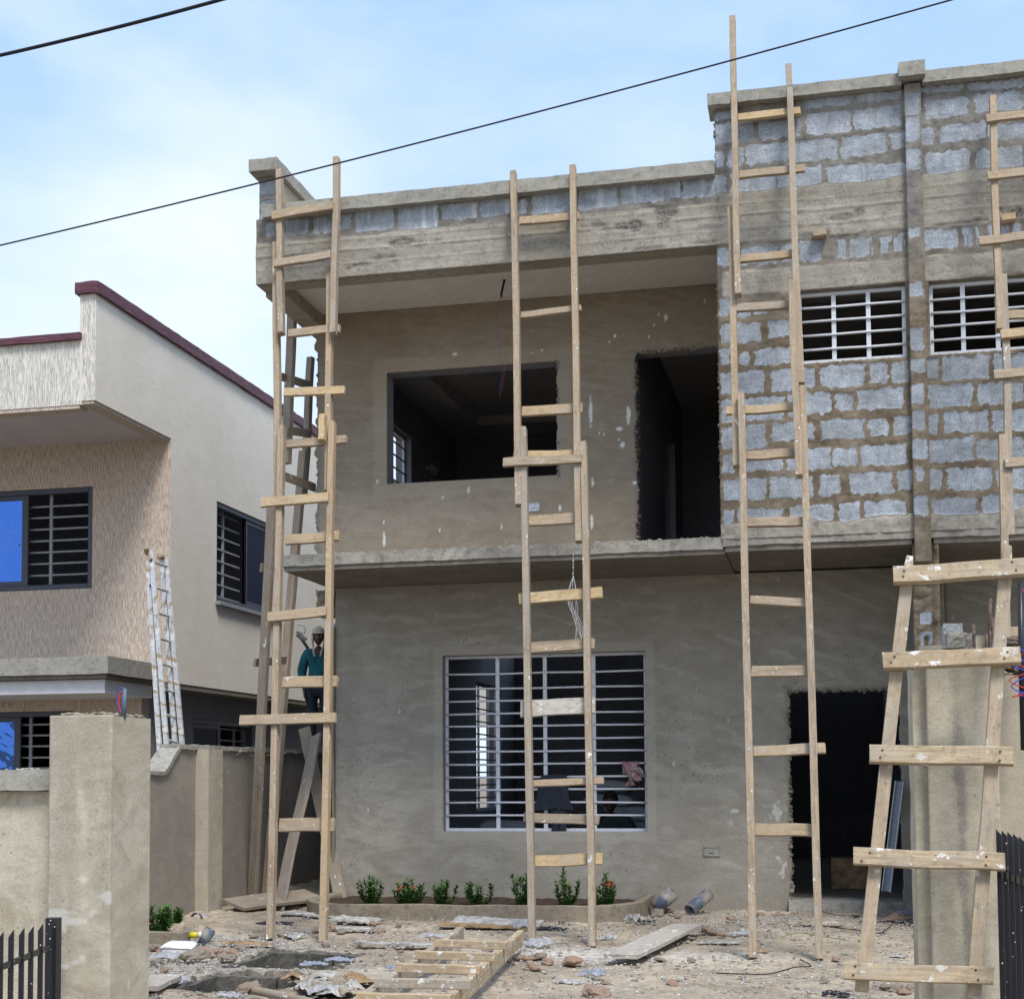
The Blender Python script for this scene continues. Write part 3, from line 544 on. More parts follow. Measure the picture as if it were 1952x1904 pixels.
# roof beam, side beam, parapets and copings
def h_beam(X, Z):
    b = np.zeros(X.shape)
    for z_, a in ((6.20, .007), (6.33, .010), (6.43, .006)): b += a*sst(.012, .0, abs(Z-z_-fbm(X, Z*0, .9, 3, 80)*.03))
    hc = HC(X, Z); return .012+fbm(X, Z, 2.2, 4, 81)*.010+b-hc*(.012+.022*abs(fbm(X, Z, 26, 3, 83)))+fbm(X, Z, 20, 3, 84)*.004
def HC(X, Z):
    r = np.zeros(X.shape)
    for cx, cz, sx, sz, a in HON: r = np.maximum(r, .7*a*sst(.08, .7, 1-np.hypot((X-cx)/sx, (Z-cz)/sz)+fbm(X, Z, 9, 4, 85)*.9))
    return r
HON = []
for f_, x, y, sx, sz, a in ((z4, 1380, 790, .35, .05, .8), (z4, 1010, 970, .2, .05, .7), (z4, 1250, 910, .4, .03, .6), (zm, 880, 590, .28, .06, 1), (zm, 1190, 520, .16, .13, 1), (zm, 700, 590, .25, .04, .7), (zm, 1090, 740, .2, .035, .6), (zm, 400, 690, .25, .03, .5), (zm, 1430, 700, .18, .03, .7),
        (z6, 850, 930, .18, .04, .8), (z6, 1150, 1010, .3, .035, 1), (z6, 980, 890, .05, .05, .8), (z6, 700, 1030, .2, .035, .8), (z6, 1560, 960, .5, .035, 1), (z6, 1840, 900, .22, .07, 1), (z6, 130, 990, .2, .03, .5), (z6, 400, 1070, .2, .02, .5)):
    v = onY(f_(x, y), YP); HON.append((v.x, v.z, sx, sz, a))
def rects(f_, lst, Y=YP):
    out_ = []
    for x0, x1, y0, y1 in lst:
        a = onY(f_((x0+x1)/2, y0), Y); b = onY(f_((x0+x1)/2, y1), Y); c = onY(f_(x0, (y0+y1)/2), Y); d = onY(f_(x1, (y0+y1)/2), Y); out_.append((c.x, d.x, b.z, a.z))
    return out_
def blockmask(X, Z, R, rag=.022):
    m = np.zeros(X.shape); wx = fbm(X, Z, 26, 3, 91)*rag*.9+fbm(X, Z, 6, 3, 92)*.007; wz = fbm(X, Z, 24, 3, 93)*rag*.9+fbm(X, Z, 5, 3, 94)*.012
    for a in R:
        cx, cz = (a[0]+a[1])/2, (a[2]+a[3])/2; hx, hz = (a[1]-a[0])/2, (a[3]-a[2])/2; r = min(.016, hz*.4)
        qx = np.maximum(abs(X+wx-cx)-hx+r, 0); qz = np.maximum(abs(Z+wz-cz)-hz+r, 0); m = np.maximum(m, sst(.009, -.006, np.hypot(qx, qz)-r))
    return m
# front parapet: one course of blocks over the beam
PB = rects(z4, [(300, 350, 640, 745), (370, 430, 640, 770), (445, 620, 615, 735), (665, 855, 590, 725), (872, 955, 580, 690), (990, 1290, 540, 700), (1325, 1625, 510, 690)])+rects(zm, [(-330, -100, 432, 535), (-75, 130, 402, 515), (185, 242, 395, 495), (280, 560, 348, 497), (590, 855, 322, 462), (885, 1172, 290, 425), (1182, 1288, 285, 395), (1300, 1590, 242, 382)])
def h_fb(X, Z):
    bk = blockmask(X, Z, PB)*(Z > 6.47); mort = .006+.012*np.abs(fbm(X, Z, 12, 4, 95))+fbm(X, Z, 3, 3, 96)*.006
    up = bk*(.006+fbm(X, Z, 40, 2, 97)*.003)+(1-bk)*mort; s = sst(6.455, 6.49, Z+fbm(X, Z, 5, 4, 98)*.02); return up*s+h_beam(X, Z)*(1-s)
def m_fb(X, Z):
    s = sst(6.455, 6.485, Z+fbm(X, Z, 5, 4, 98)*.02); dr = sst(.25, .42, fbm(X, Z*.12, 16, 3, 99))*s*.55
    return masks(X, r=np.maximum(.3*s, blockmask(X, Z, PB)*s), g=HC(X, Z)*(1-s), b=dr*blockmask(X, Z, PB))
wall_solid('roof_beam', -5.385, XB+.0, 6.075, 6.72, YP+.012, YP+.22, [], M['beamc'], house)
relief('roof_beam_face', house, -5.385, XB+.03, 6.075, 6.72, YP, M['beamc'], h_fb, m_fb, res=.0125)
rbox('side_beam', (-5.38, YP+.222, 6.03), (-5.17, 19.5, 6.5), M['beamc'], house, .12, .004)
rbox('coping', (-5.29, 12.80, 6.70), (XB-.005, 13.14, 6.825), M['coping'], house, .06, .006)
# raised side parapet with its own coping
rbox('side_parapet', (-5.38, 12.985, 6.50), (-5.19, 19.5, 7.16), M['pillar'], house, .12, .005)
relief('side_parapet_end', house, -5.382, -5.185, 6.44, 7.165, YP+.07, M['beamc'], lambda X, Z: .008+.02*np.abs(fbm(X, Z, 12, 4, 101)), lambda X, Z: masks(X, r=blockmask(X, Z, [(-5.38, -5.21, 6.99, 7.13), (-5.37, -5.20, 6.72, 6.93), (-5.38, -5.21, 6.46, 6.67)])), res=.012)
rbox('coping', (-5.43, 12.80, 7.165), (-5.14, 19.6, 7.285), M['coping'], house, .07, .006, 3)
# block wall of the projecting bay
BW = rects(z7, [(205, 430, 40, 155), (470, 600, 25, 120), (205, 258, 190, 275), (310, 365, 205, 270), (395, 605, 182, 275), (205, 450, 318, 438), (490, 730, 303, 418), (765, 1010, 278, 398), (1045, 1140, 260, 375), (1165, 1255, 255, 370),
    (210, 560, 465, 590), (580, 825, 437, 555), (850, 945, 440, 530), (975, 1225, 410, 525), (215, 455, 620, 742), (490, 725, 602, 700), (765, 1010, 587, 690), (1040, 1140, 580, 670), (1175, 1275, 562, 662),
    (220, 285, 777, 880), (310, 550, 777, 868), (575, 820, 747, 860), (835, 970, 745, 840), (995, 1240, 722, 838), (220, 455, 917, 1030), (480, 720, 907, 1020), (765, 870, 895, 1005), (930, 1165, 882, 998), (1200, 1280, 866, 983),
    (220, 275, 1090, 1190), (300, 550, 1085, 1162), (590, 835, 1065, 1160), (870, 985, 1045, 1150), (1015, 1245, 1037, 1137),
    (1350, 1425, 232, 352), (1450, 1705, 226, 350), (1735, 1990, 212, 340), (1370, 1615, 383, 508), (1650, 1900, 376, 492), (1365, 1420, 547, 658), (1455, 1705, 536, 650), (1730, 1990, 530, 645),
    (1365, 1625, 692, 818), (1645, 1900, 690, 800), (1365, 1445, 862, 970), (1475, 1720, 856, 973), (1750, 2000, 852, 968), (1390, 1640, 1020, 1130), (1670, 1950, 1002, 1115)])
BW += rects(z6, [(165, 290, 332, 375), (680, 940, 255, 300), (960, 1205, 232, 275), (150, 385, 397, 508), (420, 655, 385, 480), (685, 930, 337, 453), (955, 1210, 312, 425), (155, 220, 547, 648), (245, 330, 545, 638), (345, 590, 512, 618), (600, 860, 492, 603), (885, 1130, 467, 578), (1160, 1240, 452, 538),
    (0, 230, 700, 800), (265, 510, 672, 788), (525, 770, 642, 768), (800, 1050, 627, 750), (1055, 1240, 627, 715), (1320, 1560, 190, 222), (1590, 1900, 165, 205), (1345, 1590, 262, 365), (1635, 1890, 227, 330), (1320, 1400, 422, 520), (1435, 1685, 405, 500), (1700, 1950, 400, 490), (1355, 1600, 557, 683), (1640, 1895, 537, 663),
    (190, 250, 1100, 1198), (320, 520, 1092, 1188), (540, 640, 1078, 1172), (650, 790, 1055, 1172), (860, 1050, 1042, 1145), (1085, 1235, 1032, 1120), (1350, 1610, 992, 1098), (1620, 1890, 970, 1080), (200, 250, 1370, 1475), (300, 375, 1448, 1480), (395, 470, 1440, 1463)])
W1 = (-.235, .690, 4.935, 5.592); W2 = (.885, 1.86, 4.935, 5.585)
wall_solid('block_wall', XB+.0, 4.2, ZF-.02, 7.34, YP+.012, YP+.22, [W1, W2], M['beamc'], house)
def bandB(X, Z): return sst(6.055, 6.09, Z+fbm(X, Z, 6, 3, 110)*.02)*sst(6.56, 6.53, Z+fbm(X, Z, 6, 3, 111)*.02)
def bandL(X, Z): return sst(5.58, 5.61, Z+fbm(X, Z, 6, 3, 112)*.02)*sst(5.83, 5.80, Z+fbm(X, Z, 6, 3, 113)*.02)*sst(.03, .06, X-XB)
def bandS(X, Z): return sst(3.55, 3.52, Z+fbm(X, Z, 4, 4, 114)*.06)
def h_bw(X, Z):
    bk = blockmask(X, Z, BW, .027); mort = .004+.020*np.abs(fbm(X, Z, 9, 4, 115))+fbm(X, Z, 3, 3, 116)*.010; w = bk*(.006+fbm(X, Z, 40, 2, 117)*.003+fbm(X, Z, 1.5, 2, 118)*.004)+(1-bk)*mort
    b = np.clip(bandB(X, Z)+bandL(X, Z), 0, 1); w = w*(1-b)+b*h_beam(X, Z); s = bandS(X, Z); w = w*(1-s)+s*(.022+fbm(X, Z, 12, 4, 119)*.012)
    e = sst(.04, 0, X-XB); return w+e*fbm(X, Z, 14, 3, 120)*.02
def m_bw(X, Z):
    b = np.clip(bandB(X, Z)+bandL(X, Z)+bandS(X, Z), 0, 1); bk = blockmask(X, Z, BW, .027)*(1-b)
    run = sst(.18, .34, fbm(X, Z*.10, 19, 3, 122))*sst(5.35, 5.6, Z)*sst(6.1, 6.0, Z)*sst(-.3, .0, X)
    return masks(X, r=np.maximum(.3*(1-b), bk*(1-.7*run*(Z > 5.8))), g=np.maximum(HC(X, Z)*bandB(X, Z), .35*(1-bk)*(1-b)*sst(-.1, .4, fbm(X, Z, 3, 3, 121))*0), b=.0*X)
relief('block_face', house, XB-.0, 2.6, ZF-.03, 7.34, YP, M['beamc'], h_bw, m_bw, holes=[W1, W2], res=.0125)
wall_solid('bay_side_wall', YP+.225, YW+.01, ZF, 6.19, XB+.0, XB+.19, [], M['mortar'], house, 'X')
torn('ragged_wall_edge', [((XB, YP+.02, 3.5), (XB, YP+.02, 7.3)), ((XB, YP+.13, 3.5), (XB, YP+.13, 6.05))], .016, .03, M['mortar'], house, 110)
rbox('coping', (XB-.06, 12.80, 7.335), (.69, 13.14, 7.44), M['coping'], house, .06, .006, 5); rbox('coping', (.865, 12.80, 7.335), (4.25, 13.14, 7.44), M['coping'], house, .08, .006, 6); rbox('coping', (.665, 12.72, 7.37), (.89, 13.15, 7.50), M['coping'], house, .05, .005, 7)
rbox('party_parapet', (.70, 12.96, 6.36), (.86, 19., 7.34), M['mortar'], house, .3, .004); rbox('side_parapet', (XB+.0, 13.13, 6.36), (XB+.18, 19, 7.34), M['mortar'], house, .3, .004)
# pilaster strip on the party line
PL = rects(z6, [(1235, 1310, 235, 352), (1240, 1318, 365, 495), (1243, 1320, 545, 655), (1255, 1328, 985, 1040), (1262, 1335, 1290, 1368)], YP-.06)+rects(z7, [(1265, 1340, 72, 195), (1270, 1345, 240, 315), (1266, 1345, 388, 492), (1275, 1347, 530, 640), (1278, 1358, 695, 800), (1298, 1340, 850, 930), (1285, 1365, 1012, 1120)], YP-.06)
relief('pilaster', house, .715, .855, 3.12, 7.35, YP-.06, M['beamc'], lambda X, Z: .006+.016*np.abs(fbm(X, Z, 9, 4, 130))*(1-blockmask(X, Z, PL)), lambda X, Z: masks(X, r=np.maximum(.3, blockmask(X, Z, PL))), res=.012, skirt=.075)
# party wall below, end faced with broken hollow blocks
wall_solid('party_wall', YP+.10, 22, -.2, ZS+.01, .72, .90, [], M['room'], house, 'X')
HB = [(.755, .845, 2.30, 2.53), (.76, .845, 2.02, 2.22), (.755, .845, 2.60, 2.70), (.755, .845, 1.75, 1.95), (.755, .845, 1.45, 1.68)]; HI = [(.782, .820, 2.32, 2.49), (.785, .822, 2.03, 2.17), (.783, .82, 1.77, 1.92), (.783, .82, 1.48, 1.65)]
relief('party_wall_end', house, .70, .92, -.1, 3.30, YP+.07, M['beamc'], lambda X, Z: .02+.05*np.abs(fbm(X, Z, 8, 4, 131))*(1-blockmask(X, Z, HB, .01))-.035*blockmask(X, Z, HI, .006)+.03*sst(.84, .9, X), lambda X, Z: masks(X, r=np.maximum(.3, blockmask(X, Z, HB, .01)*(1-.7*blockmask(X, Z, HI, .006)))), res=.012, skirt=.06)
boxes('door_frame', [((.62, YW+.03, .1), (.66, YW+.2, 2.1))], M['navy'], house)
# upper window grilles
zg = lambda y: [PZ(z6(1130, v), YP+.05) for v in y]
grille('window_grille', W1[0], W1[1], W1[2]+.01, W1[3]-.008, YP+.05, [PX(z6(v, 1500), YP+.05) for v in (838, 1032)], zg((1403, 1478, 1558, 1640)), house, M['steel'], .03, .018, 'white grille in the upper window beside the pilaster')
grille('window_grille', W2[0]+.008, W2[1], W2[2]+.01, W2[3]-.008, YP+.05, [PX(z6(v, 1500), YP+.05) for v in (1563, 1757)], [PZ(z6(1470, v), YP+.05) for v in (1382, 1457, 1532, 1610)], house, M['steel'], .03, .018, 'white grille in the upper window right of the pilaster')
torn('mortar_crust', [((W1[0], YP+.01, W1[2]), (W1[1], YP+.01, W1[2])), ((W1[1]+.01, YP+.02, W1[2]), (W1[1]+.01, YP+.02, W1[3])), ((W2[0]-.01, YP+.02, W2[2]), (W2[0]-.01, YP+.02, W2[3])), ((W2[0], YP+.01, W2[2]), (W2[1], YP+.01, W2[2]))], .014, .02, M['mortar'], house, 60)
for f_, x, y in ((z6, 760, 1020), (z6, 1815, 932)):
    v = onY(f_(x, y), YP-.05); board('formwork_peg', house, v+Vector((-.055, 0, 0)), v+Vector((.055, 0, .005)), .055, .1, M['wood_orange'], seg=3)
# small fittings on the walls
def fitting(v, w, h, nm, mat, lab):
    o = boxes(nm, [((v.x-w/2, v.y-.014, v.z-h/2), (v.x-w/2+.006, v.y+.01, v.z+h/2)), ((v.x+w/2-.006, v.y-.014, v.z-h/2), (v.x+w/2, v.y+.01, v.z+h/2)), ((v.x-w/2, v.y-.014, v.z-h/2), (v.x+w/2, v.y+.01, v.z-h/2+.006)), ((v.x-w/2, v.y-.014, v.z+h/2-.006), (v.x+w/2, v.y+.01, v.z+h/2)), ((v.x-w/2, v.y-.009, v.z-h/2), (v.x+w/2, v.y+.008, v.z+h/2)), ((v.x-w*.12, v.y-.018, v.z-h*.1), (v.x+w*.14, v.y-.004, v.z+h*.3))], mat, house); o['label'] = lab
fitting(onY(zn(285, 822), YW), .135, .085, 'socket_box', M['galv'], 'shiny steel socket box set in the upper wall'); fitting(onY(S(1950, 1878, 1.967)(152, 1077), YW), .155, .09, 'socket_box', M['coping'], 'mortar clogged socket box low in the grey wall')
v = onZ(zm(90, 945), ZC); o = tubes('ceiling_cable', [[v, v+Vector((-.03, 0, -.12)), v+Vector((-.035, 0, -.17))]], .012, M['conduit_black'], house)
tubes('wire', [[v+Vector((-.035, 0, -.16)), v+Vector((-.09, .0, -.42)), v+Vector((-.03, 0, -.85)), v+Vector((-.06, 0, -1.1))]], .0018, M['wire_blue'], o, 5); tubes('wire', [[v+Vector((-.035, 0, -.16)), v+Vector((.02, .0, -.6)), v+Vector((-.02, 0, -1.0)), v+Vector((-.06, 0, -1.16))]], .0018, M['wire_red'], o, 5)
v = onY(zn(555, 1140), 12.87); st = tubes('hanging_string', [[v, v+Vector((0, 0, -.16)), v+Vector((-.01, 0, -.3))]]+[[v+Vector((-.0, 0, -.2)), v+Vector((random.uniform(-.06, .03), 0, -.33)), v+Vector((random.uniform(-.06, .04), 0, -.45)), v+Vector((random.uniform(-.03, .08), 0, -.62)), v+Vector((random.uniform(0, .13), 0, -.9))] for _ in range(7)], .0022, M['thread'], house, 4)
st['label'] = 'tangle of pale string hanging from the slab edge'
torn('plaster_crumb', [(v+Vector((0, 0, -.05)), v+Vector((-.01, 0, -.42)))], .008, .008, M['steel'], st, 14)
board('formwork_plank', house, (XL-.012, YW-.02, .15), (XL-.012, YW-.02, 2.85), .05, .025, M['wood_old'], (-1, 0, 0))
# ------------------------------------------------------------------ neighbouring house
XN, YN0, YN1 = -8.12, 14.77, 16.70
nb = empty('finished_house', (-10, YN1, 0), 'finished cream house with maroon coping and blue mirror windows on the left', 'house')
NW = (18.10, 20.1, 3.695, 5.065); FW = (-11.3, -9.20, 3.73, 5.045); LW = (-11.3, -9.45, 1.0, 2.17); SW = (18.2, 20.3, 1.2, 2.12)
wall_solid('side_wall', 12., 34., 2.505, 6.84, XN-.2, XN, [(0, YN0, 0, 9), (YN0, YN1+.006, 0, 5.60), NW], M['cream'], nb, 'X')
wall_solid('upper_fascia', -15., -8.285, 5.56, 6.31, YN0+.002, YN0+.2, [], M['textured_top'], nb); wall_solid('upper_fascia', -8.285, XN-.002, 5.60, 6.84, YN0-.001, YN0+.002, [], M['textured_top'], nb)
wall_solid('upper_fascia', -8.32, -8.285, 5.6, 6.84, YN0+.003, YN0+.25, [], M['textured_top'], nb)
rbox('coping', (-15, YN0-.05, 6.305), (-8.29, YN0+.27, 6.385), M['maroon'], nb, .08, .006); rbox('coping', (-8.36, YN0-.05, 6.83), (XN+.05, 34, 6.965), M['maroon'], nb, .08, .008)
boxes('soffit', [((-15, YN0+.21, 5.61), (XN-.21, YN1, 5.66))], M['lilac'], nb); boxes('soffit_edge', [((XN-.199, YN0+.01, 5.565), (XN-.02, YN1, 5.598)), ((-15, YN0+.01, 5.52), (XN-.2, YN0+.19, 5.558))], M['textured'], nb)
wall_solid('front_wall', -15, XN-.002, 2.51, 5.66, YN1, YN1+.2, [FW], M['textured'], nb); wall_solid('front_wall', -15, -8.5, -.2, 2.505, YN1+.001, YN1+.2, [LW], M['textured'], nb)
wall_solid('ground_side_wall', YN1+.21, 26, -.2, 2.5, -8.7, -8.5, [SW], M['room'], nb, 'X'); boxes('overhang_soffit', [((-8.49, YN1+.01, 2.44), (XN-.01, 26, 2.50))], M['slab_under'], nb)
boxes('roof', [((-15, YN1+.21, 6.2), (XN-.21, 26, 6.3)), ((-15, 26, -.2), (XN, 26.2, 6.8)), ((-15.2, YN0, -.2), (-15, 26, 6.3)), ((-15, YN1+.21, 2.6), (XN-.21, 26, 2.7)), ((-15, 22., -.2), (-8.71, 22.1, 6.2))], M['room'], nb)
XC_ = onY((305, 1265), YN1).x; YC_ = onX((205.7, 1255), XC_).y; za = onX((205.7, 1249.6), XC_).z; zb = onX((205.7, 1283.4), XC_).z
rbox('canopy_slab', (-15, YC_, zb), (XC_, YN1-.003, za), M['coping'], nb, .12, .006); rbox('canopy_slab', (-15, YC_+.04, zb-.05), (XC_-.04, YN1-.003, zb-.004), M['slab_under'], nb, .2, .003)
boxes('canopy_soffit', [((-15, YC_+.12, zb-.22), (XC_-.10, YN1-.003, zb-.055))], M['white_pop'], nb, .004)
def sash(x0, x1, z0, z1, y, ax, xm, right_open, bars, gm, hb, parent=None, glass_side='L'):
    """sliding window: outer frame, a glazed sash, burglar bars in the open half; ax 'Y' faces -Y, 'X' faces +X"""
    sg = 1 if ax == 'Y' else -1
    def B(lst): return [((a[0], y+sg*a[1], a[2]), (b[0], y+sg*b[1], b[2])) if sg > 0 else ((y-b[1], a[0], a[2]), (y-a[1], b[0], b[2])) for a, b in lst]
    t = .07; o = boxes('window', B([((x0, -.02, z0), (x0+t, .05, z1)), ((x1-t, -.02, z0), (x1, .05, z1)), ((x0+t, -.019, z0), (x1-t, .049, z0+t)), ((x0+t, -.019, z1-t), (x1-t, .049, z1))]), M['navy'], nb, .006)
    a, b = (x0+t, xm) if glass_side == 'L' else (xm, x1-t)
    boxes('sash', B([((a, .0, z0+t), (a+.05, .035, z1-t)), ((b-.09, .0, z0+t), (b, .035, z1-t)) if glass_side == 'L' else ((a, .0, z0+t), (a+.09, .035, z1-t)), ((a+.05, .001, z0+t), (b-.05, .034, z0+t+.06)), ((a+.05, .001, z1-t-.06), (b-.05, .034, z1-t))]), M['navy'], o, .004)
    boxes('pane', B([((a+.03, .012, z0+t+.03), (b-.03, .018, z1-t-.03))]), gm, o)
    c, d = (xm, x1-t) if glass_side == 'L' else (x0+t, xm)
    boxes('bars', B([((v-.02, .09, z0+.02), (v+.02, .115, z1-.02)) for v in bars]+[((c-.1, .085, z-.011), (d+.03, .105, z+.011)) for z in hb]), M['bar'], o)
    return o
z1 = S(0, 700, 1.904); z0_ = S(0, 1800, 3.967)
o = sash(FW[0], FW[1], FW[2], FW[3], YN1+.03, 'Y', PX(z1(145, 1600), YN1), 1, [PX(z1(278, 1600), YN1+.13)], M['glass_blue'], [PZ(z1(350, y), YN1+.13) for y in (1412, 1472, 1535, 1598, 1660, 1722, 1785)]); o['label'] = 'upper window with a blue mirror pane slid aside'
sash(LW[0], LW[1], LW[2], LW[3], YN1+.03, 'Y', PX(z0_(215, 1200), YN1), 1, [PX(z0_(350, 1200), YN1+.13)], M['glass_blue'], [PZ(z0_(450, y), YN1+.13) for y in (1048, 1170, 1292, 1420, 1540)])
sash(NW[0], NW[1], NW[2], NW[3], XN-.04, 'X', 19.15, 1, [18.62], M['glass_dark'], [3.8+.165*i for i in range(8)], glass_side='R'); sash(SW[0], SW[1], SW[2], SW[3], -8.54, 'X', 19.2, 1, [19.9], M['glass_dark'], [1.35+.165*i for i in range(5)], glass_side='L')
boxes('window_sill', [((XN-.01, NW[0]-.03, NW[2]-.05), (XN+.07, NW[1]+.03, NW[2]-.002))], M['bar'], nb)
# ------------------------------------------------------------------ boundary walls, gate pillars
def rub(name, parent, a, b, n, r, mat, seed=1, flat=.7):
    random.seed(seed); bm = bmesh.new()
    for i in range(n):
        p = Vector([random.uniform(a[k], b[k]) for k in range(3)]); q = bmesh.ops.create_icosphere(bm, subdivisions=2, radius=random.uniform(.4, 1.1)*r)
        s = Vector((random.uniform(.8, 1.6), random.uniform(.7, 1.2), flat*random.uniform(.5, 1)))
        for v in q['verts']: v.co = Vector((v.co.x*s.x, v.co.y*s.y, v.co.z*s.z))*(1+.35*noise.noise(v.co*40+p*9))+p
    return tag(from_bm(name, bm, mat, parent), kind='stuff')
sw = empty('boundary_wall', (-5.97, 14, 0), 'grey rendered side boundary wall stepping up behind the gate pillar', 'wall')
def prism(name, prof, x0, x1, mat, parent, amp=.0):
    bm = bmesh.new(); a = [bm.verts.new((x0, y, z)) for y, z in prof]; b = [bm.verts.new((x1, y, z)) for y, z in prof]; n = len(prof)
    bm.faces.new(a[::-1]); bm.faces.new(b)
    for i in range(n): bm.faces.new((a[i], a[(i+1) % n], b[(i+1) % n], b[i]))
    bmesh.ops.recalc_face_normals(bm, faces=bm.faces); return from_bm(name, bm, mat, parent)
prism('wall', [(7.3, -.3), (22, -.3), (22, 1.575), (12.34, 1.57), (12.02, 1.33), (7.3, 1.33)], -6.05, -5.9, M['fence_dark'], sw)
rbox('pier', (-5.899, 12.70, -.2), (-5.765, 13.02, 1.575), M['fence'], sw, .1, .003)
for a, b in (((-6.08, 12.3, 1.572), (-5.875, 22, 1.615)), ((-6.08, 7.3, 1.332), (-5.875, 12.03, 1.365))): rbox('crust', a, b, M['coping'], sw, .05, .012, 4)
bm = bmesh.new(); rough_box(bm, (-6.08, 0, -.02), (-5.872, .40, .02), .04, .008); bmesh.ops.rotate(bm, verts=bm.verts, matrix=Matrix.Rotation(math.atan2(.24, .32), 3, 'X')); bmesh.ops.translate(bm, verts=bm.verts, vec=(0, 12.02, 1.35)); from_bm('crust', bm, M['coping'], sw)
rub('crumbled_top', sw, (-5.93, 13.6, 1.52), (-5.87, 17, 1.60), 160, .028, M['mortar'], 3)
fr = empty('front_wall', (-6, 7.2, 0), 'sand coloured front boundary wall with thick concrete coping, left of the gate pillar', 'wall')
wall_solid('wall', -13, -4.10, -.3, 1.235, 7.14, 7.34, [], M['pillar'], fr); rbox('coping', (-13, 7.08, 1.237), (-4.105, 7.40, 1.352), M['coping'], fr, .06, .008); rub('crumbled_top', fr, (-5.4, 7.1, 1.35), (-4.2, 7.34, 1.36), 60, .012, M['coping'], 4)
lp = empty('gate_pillar', (-3.91, 7.2, 0), 'sand cement gate pillar with crumbled top and a conduit stub, left of the yard', 'pillar')
def h_pil(X, Z): return .004+fbm(X, Z, 1.6, 4, 140)*.007+fbm(X, Z, 9, 4, 142)*.0025
def m_pil(X, Z): return masks(X, g=np.maximum(.42*sst(.0, .5, fbm(X, Z*.2, 6, 4, 143)), .35*sst(.35, -.35, Z+fbm(X, Z, 6, 3, 145)*.2)), b=.35*sst(.42, .5, fbm(X*.6, Z, 9, 3, 147)))
wall_solid('pillar', -4.09, -3.737, -.4, 1.635, 7.01, 7.456, [], M['pillar'], lp); relief('pillar_face', lp, -4.094, -3.733, -.4, 1.64, 7.0, M['pillar'], h_pil, m_pil, res=.012)
rub('crumbled_top', lp, (-4.06, 7.03, 1.635), (-3.76, 7.43, 1.652), 130, .020, M['mortar'], 5)
v = onY((236, 1352), 7.15); o = tubes('conduit', [[v+Vector((0, 0, -.05)), v+Vector((.005, 0, .115))]], .0125, M['conduit'], lp, 12)
tubes('wire', [[v+Vector((-.02, -.01, -.02)), v+Vector((-.035, -.01, .05)), v+Vector((-.022, -.01, .11)), v+Vector((-.005, 0, .12))]], .0028, M['wire_blue'], o, 5); tubes('wire', [[v+Vector((-.012, -.012, -.02)), v+Vector((-.024, -.012, .045)), v+Vector((-.012, -.012, .10))]], .0045, M['wire_red'], o, 5)
rp = empty('gate_pillar', (.58, 7.2, 0), 'broken topped gate pillar with bare rebar and a grey block on it, right of the yard', 'pillar')
XR1 = onY((1905, 1500), 7.).x
wall_solid('pillar', .430, XR1-.003, -.4, 1.83, 7.01, 7.5, [], M['pillar'], rp)
def m_rp(X, Z): return masks(X, g=.75*sst(.028, .012, abs(X-.555-.015*(1.7-Z)+fbm(X*.2, Z, 2.5, 4, 150)*.035)+fbm(X, Z, 14, 4, 151)*.02)*sst(-.5, .2, fbm(X, Z, 2.2, 3, 152)+.35), b=0*X)
relief('pillar_face', rp, .427, XR1, -.4, 1.84, 7.0, M['pillar'], lambda X, Z: h_pil(X+3, Z), m_rp, res=.012); rbox('corner_strip', (.368, 7.05, -.4), (.432, 7.5, 1.85), M['pillar'], rp, .05, .004)
zq = S(2550, 1600, 5.174)
rbox('broken_shell', (.400, 7.02, 1.80), (.50, 7.10, 1.895), M['pillar'], rp, .02, .008); rub('crumbled_top', rp, (.42, 7.02, 1.87), (.60, 7.12, 1.89), 60, .014, M['mortar'], 6)
a = onY(zq(715, 1060), 7.25); b = onY(zq(990, 925), 7.25); rbox('block', (a.x, 7.2, a.z-.08), (b.x, 7.36, b.z), M['block'], rp, .02, .006)
a = onY(zq(760, 1290), 7.1); b = onY(zq(1125, 1050), 7.1); rbox('broken_shell', (a.x, 7.05, a.z-.05), (b.x, 7.16, b.z), M['coping'], rp, .014, .014, 9, 14)
for (x0, y0), (x1, y1) in (((1160, 1300), (1158, 925)), ((1370, 1050), (1412, 545)), ((1340, 1290), (1350, 1070)), ((1400, 1280), (1400, 1035)), ((1425, 1280), (1440, 820))):
    a = onY(zq(x0, y0), 7.3); b = onY(zq(x1, y1), 7.3); o = tubes('rebar', [[a-Vector((0, 0, .25)), a.lerp(b, .5)+Vector((.003, 0, 0)), b]], .008, M['rust'], rp, 8)
a = onY(zq(1190, 1290), 7.35); b = onY(zq(1340, 1090), 7.35); rbox('broken_shell', (a.x, 7.35, a.z-.1), (b.x, 7.39, b.z), M['pillar'], rp, .015, .006)
fr2 = empty('front_wall', (2, 7.3, 0), 'sand coloured front boundary wall with broken top, right of the broken pillar', 'wall')
wall_solid('wall', XR1+.004, 4.2, -.3, 1.77, 7.30, 7.45, [], M['fence'], fr2); rub('crumbled_top', fr2, (XR1+.01, 7.3, 1.76), (1.6, 7.42, 1.95), 240, .03, M['rust'], 7)
cd = empty('cable_conduit', (.95, 7.15, 1.7), 'black conduit pipe with red and blue wires at the right picture edge', 'conduit')
a = onY(S(2150, 1500, 2.479)(1886, 980), 7.15); b = onY(S(2150, 1500, 2.479)(1880, 395), 7.15); tubes('pipe', [[a-Vector((0, 0, .4)), a, b]], .014, M['conduit_black'], cd, 12)
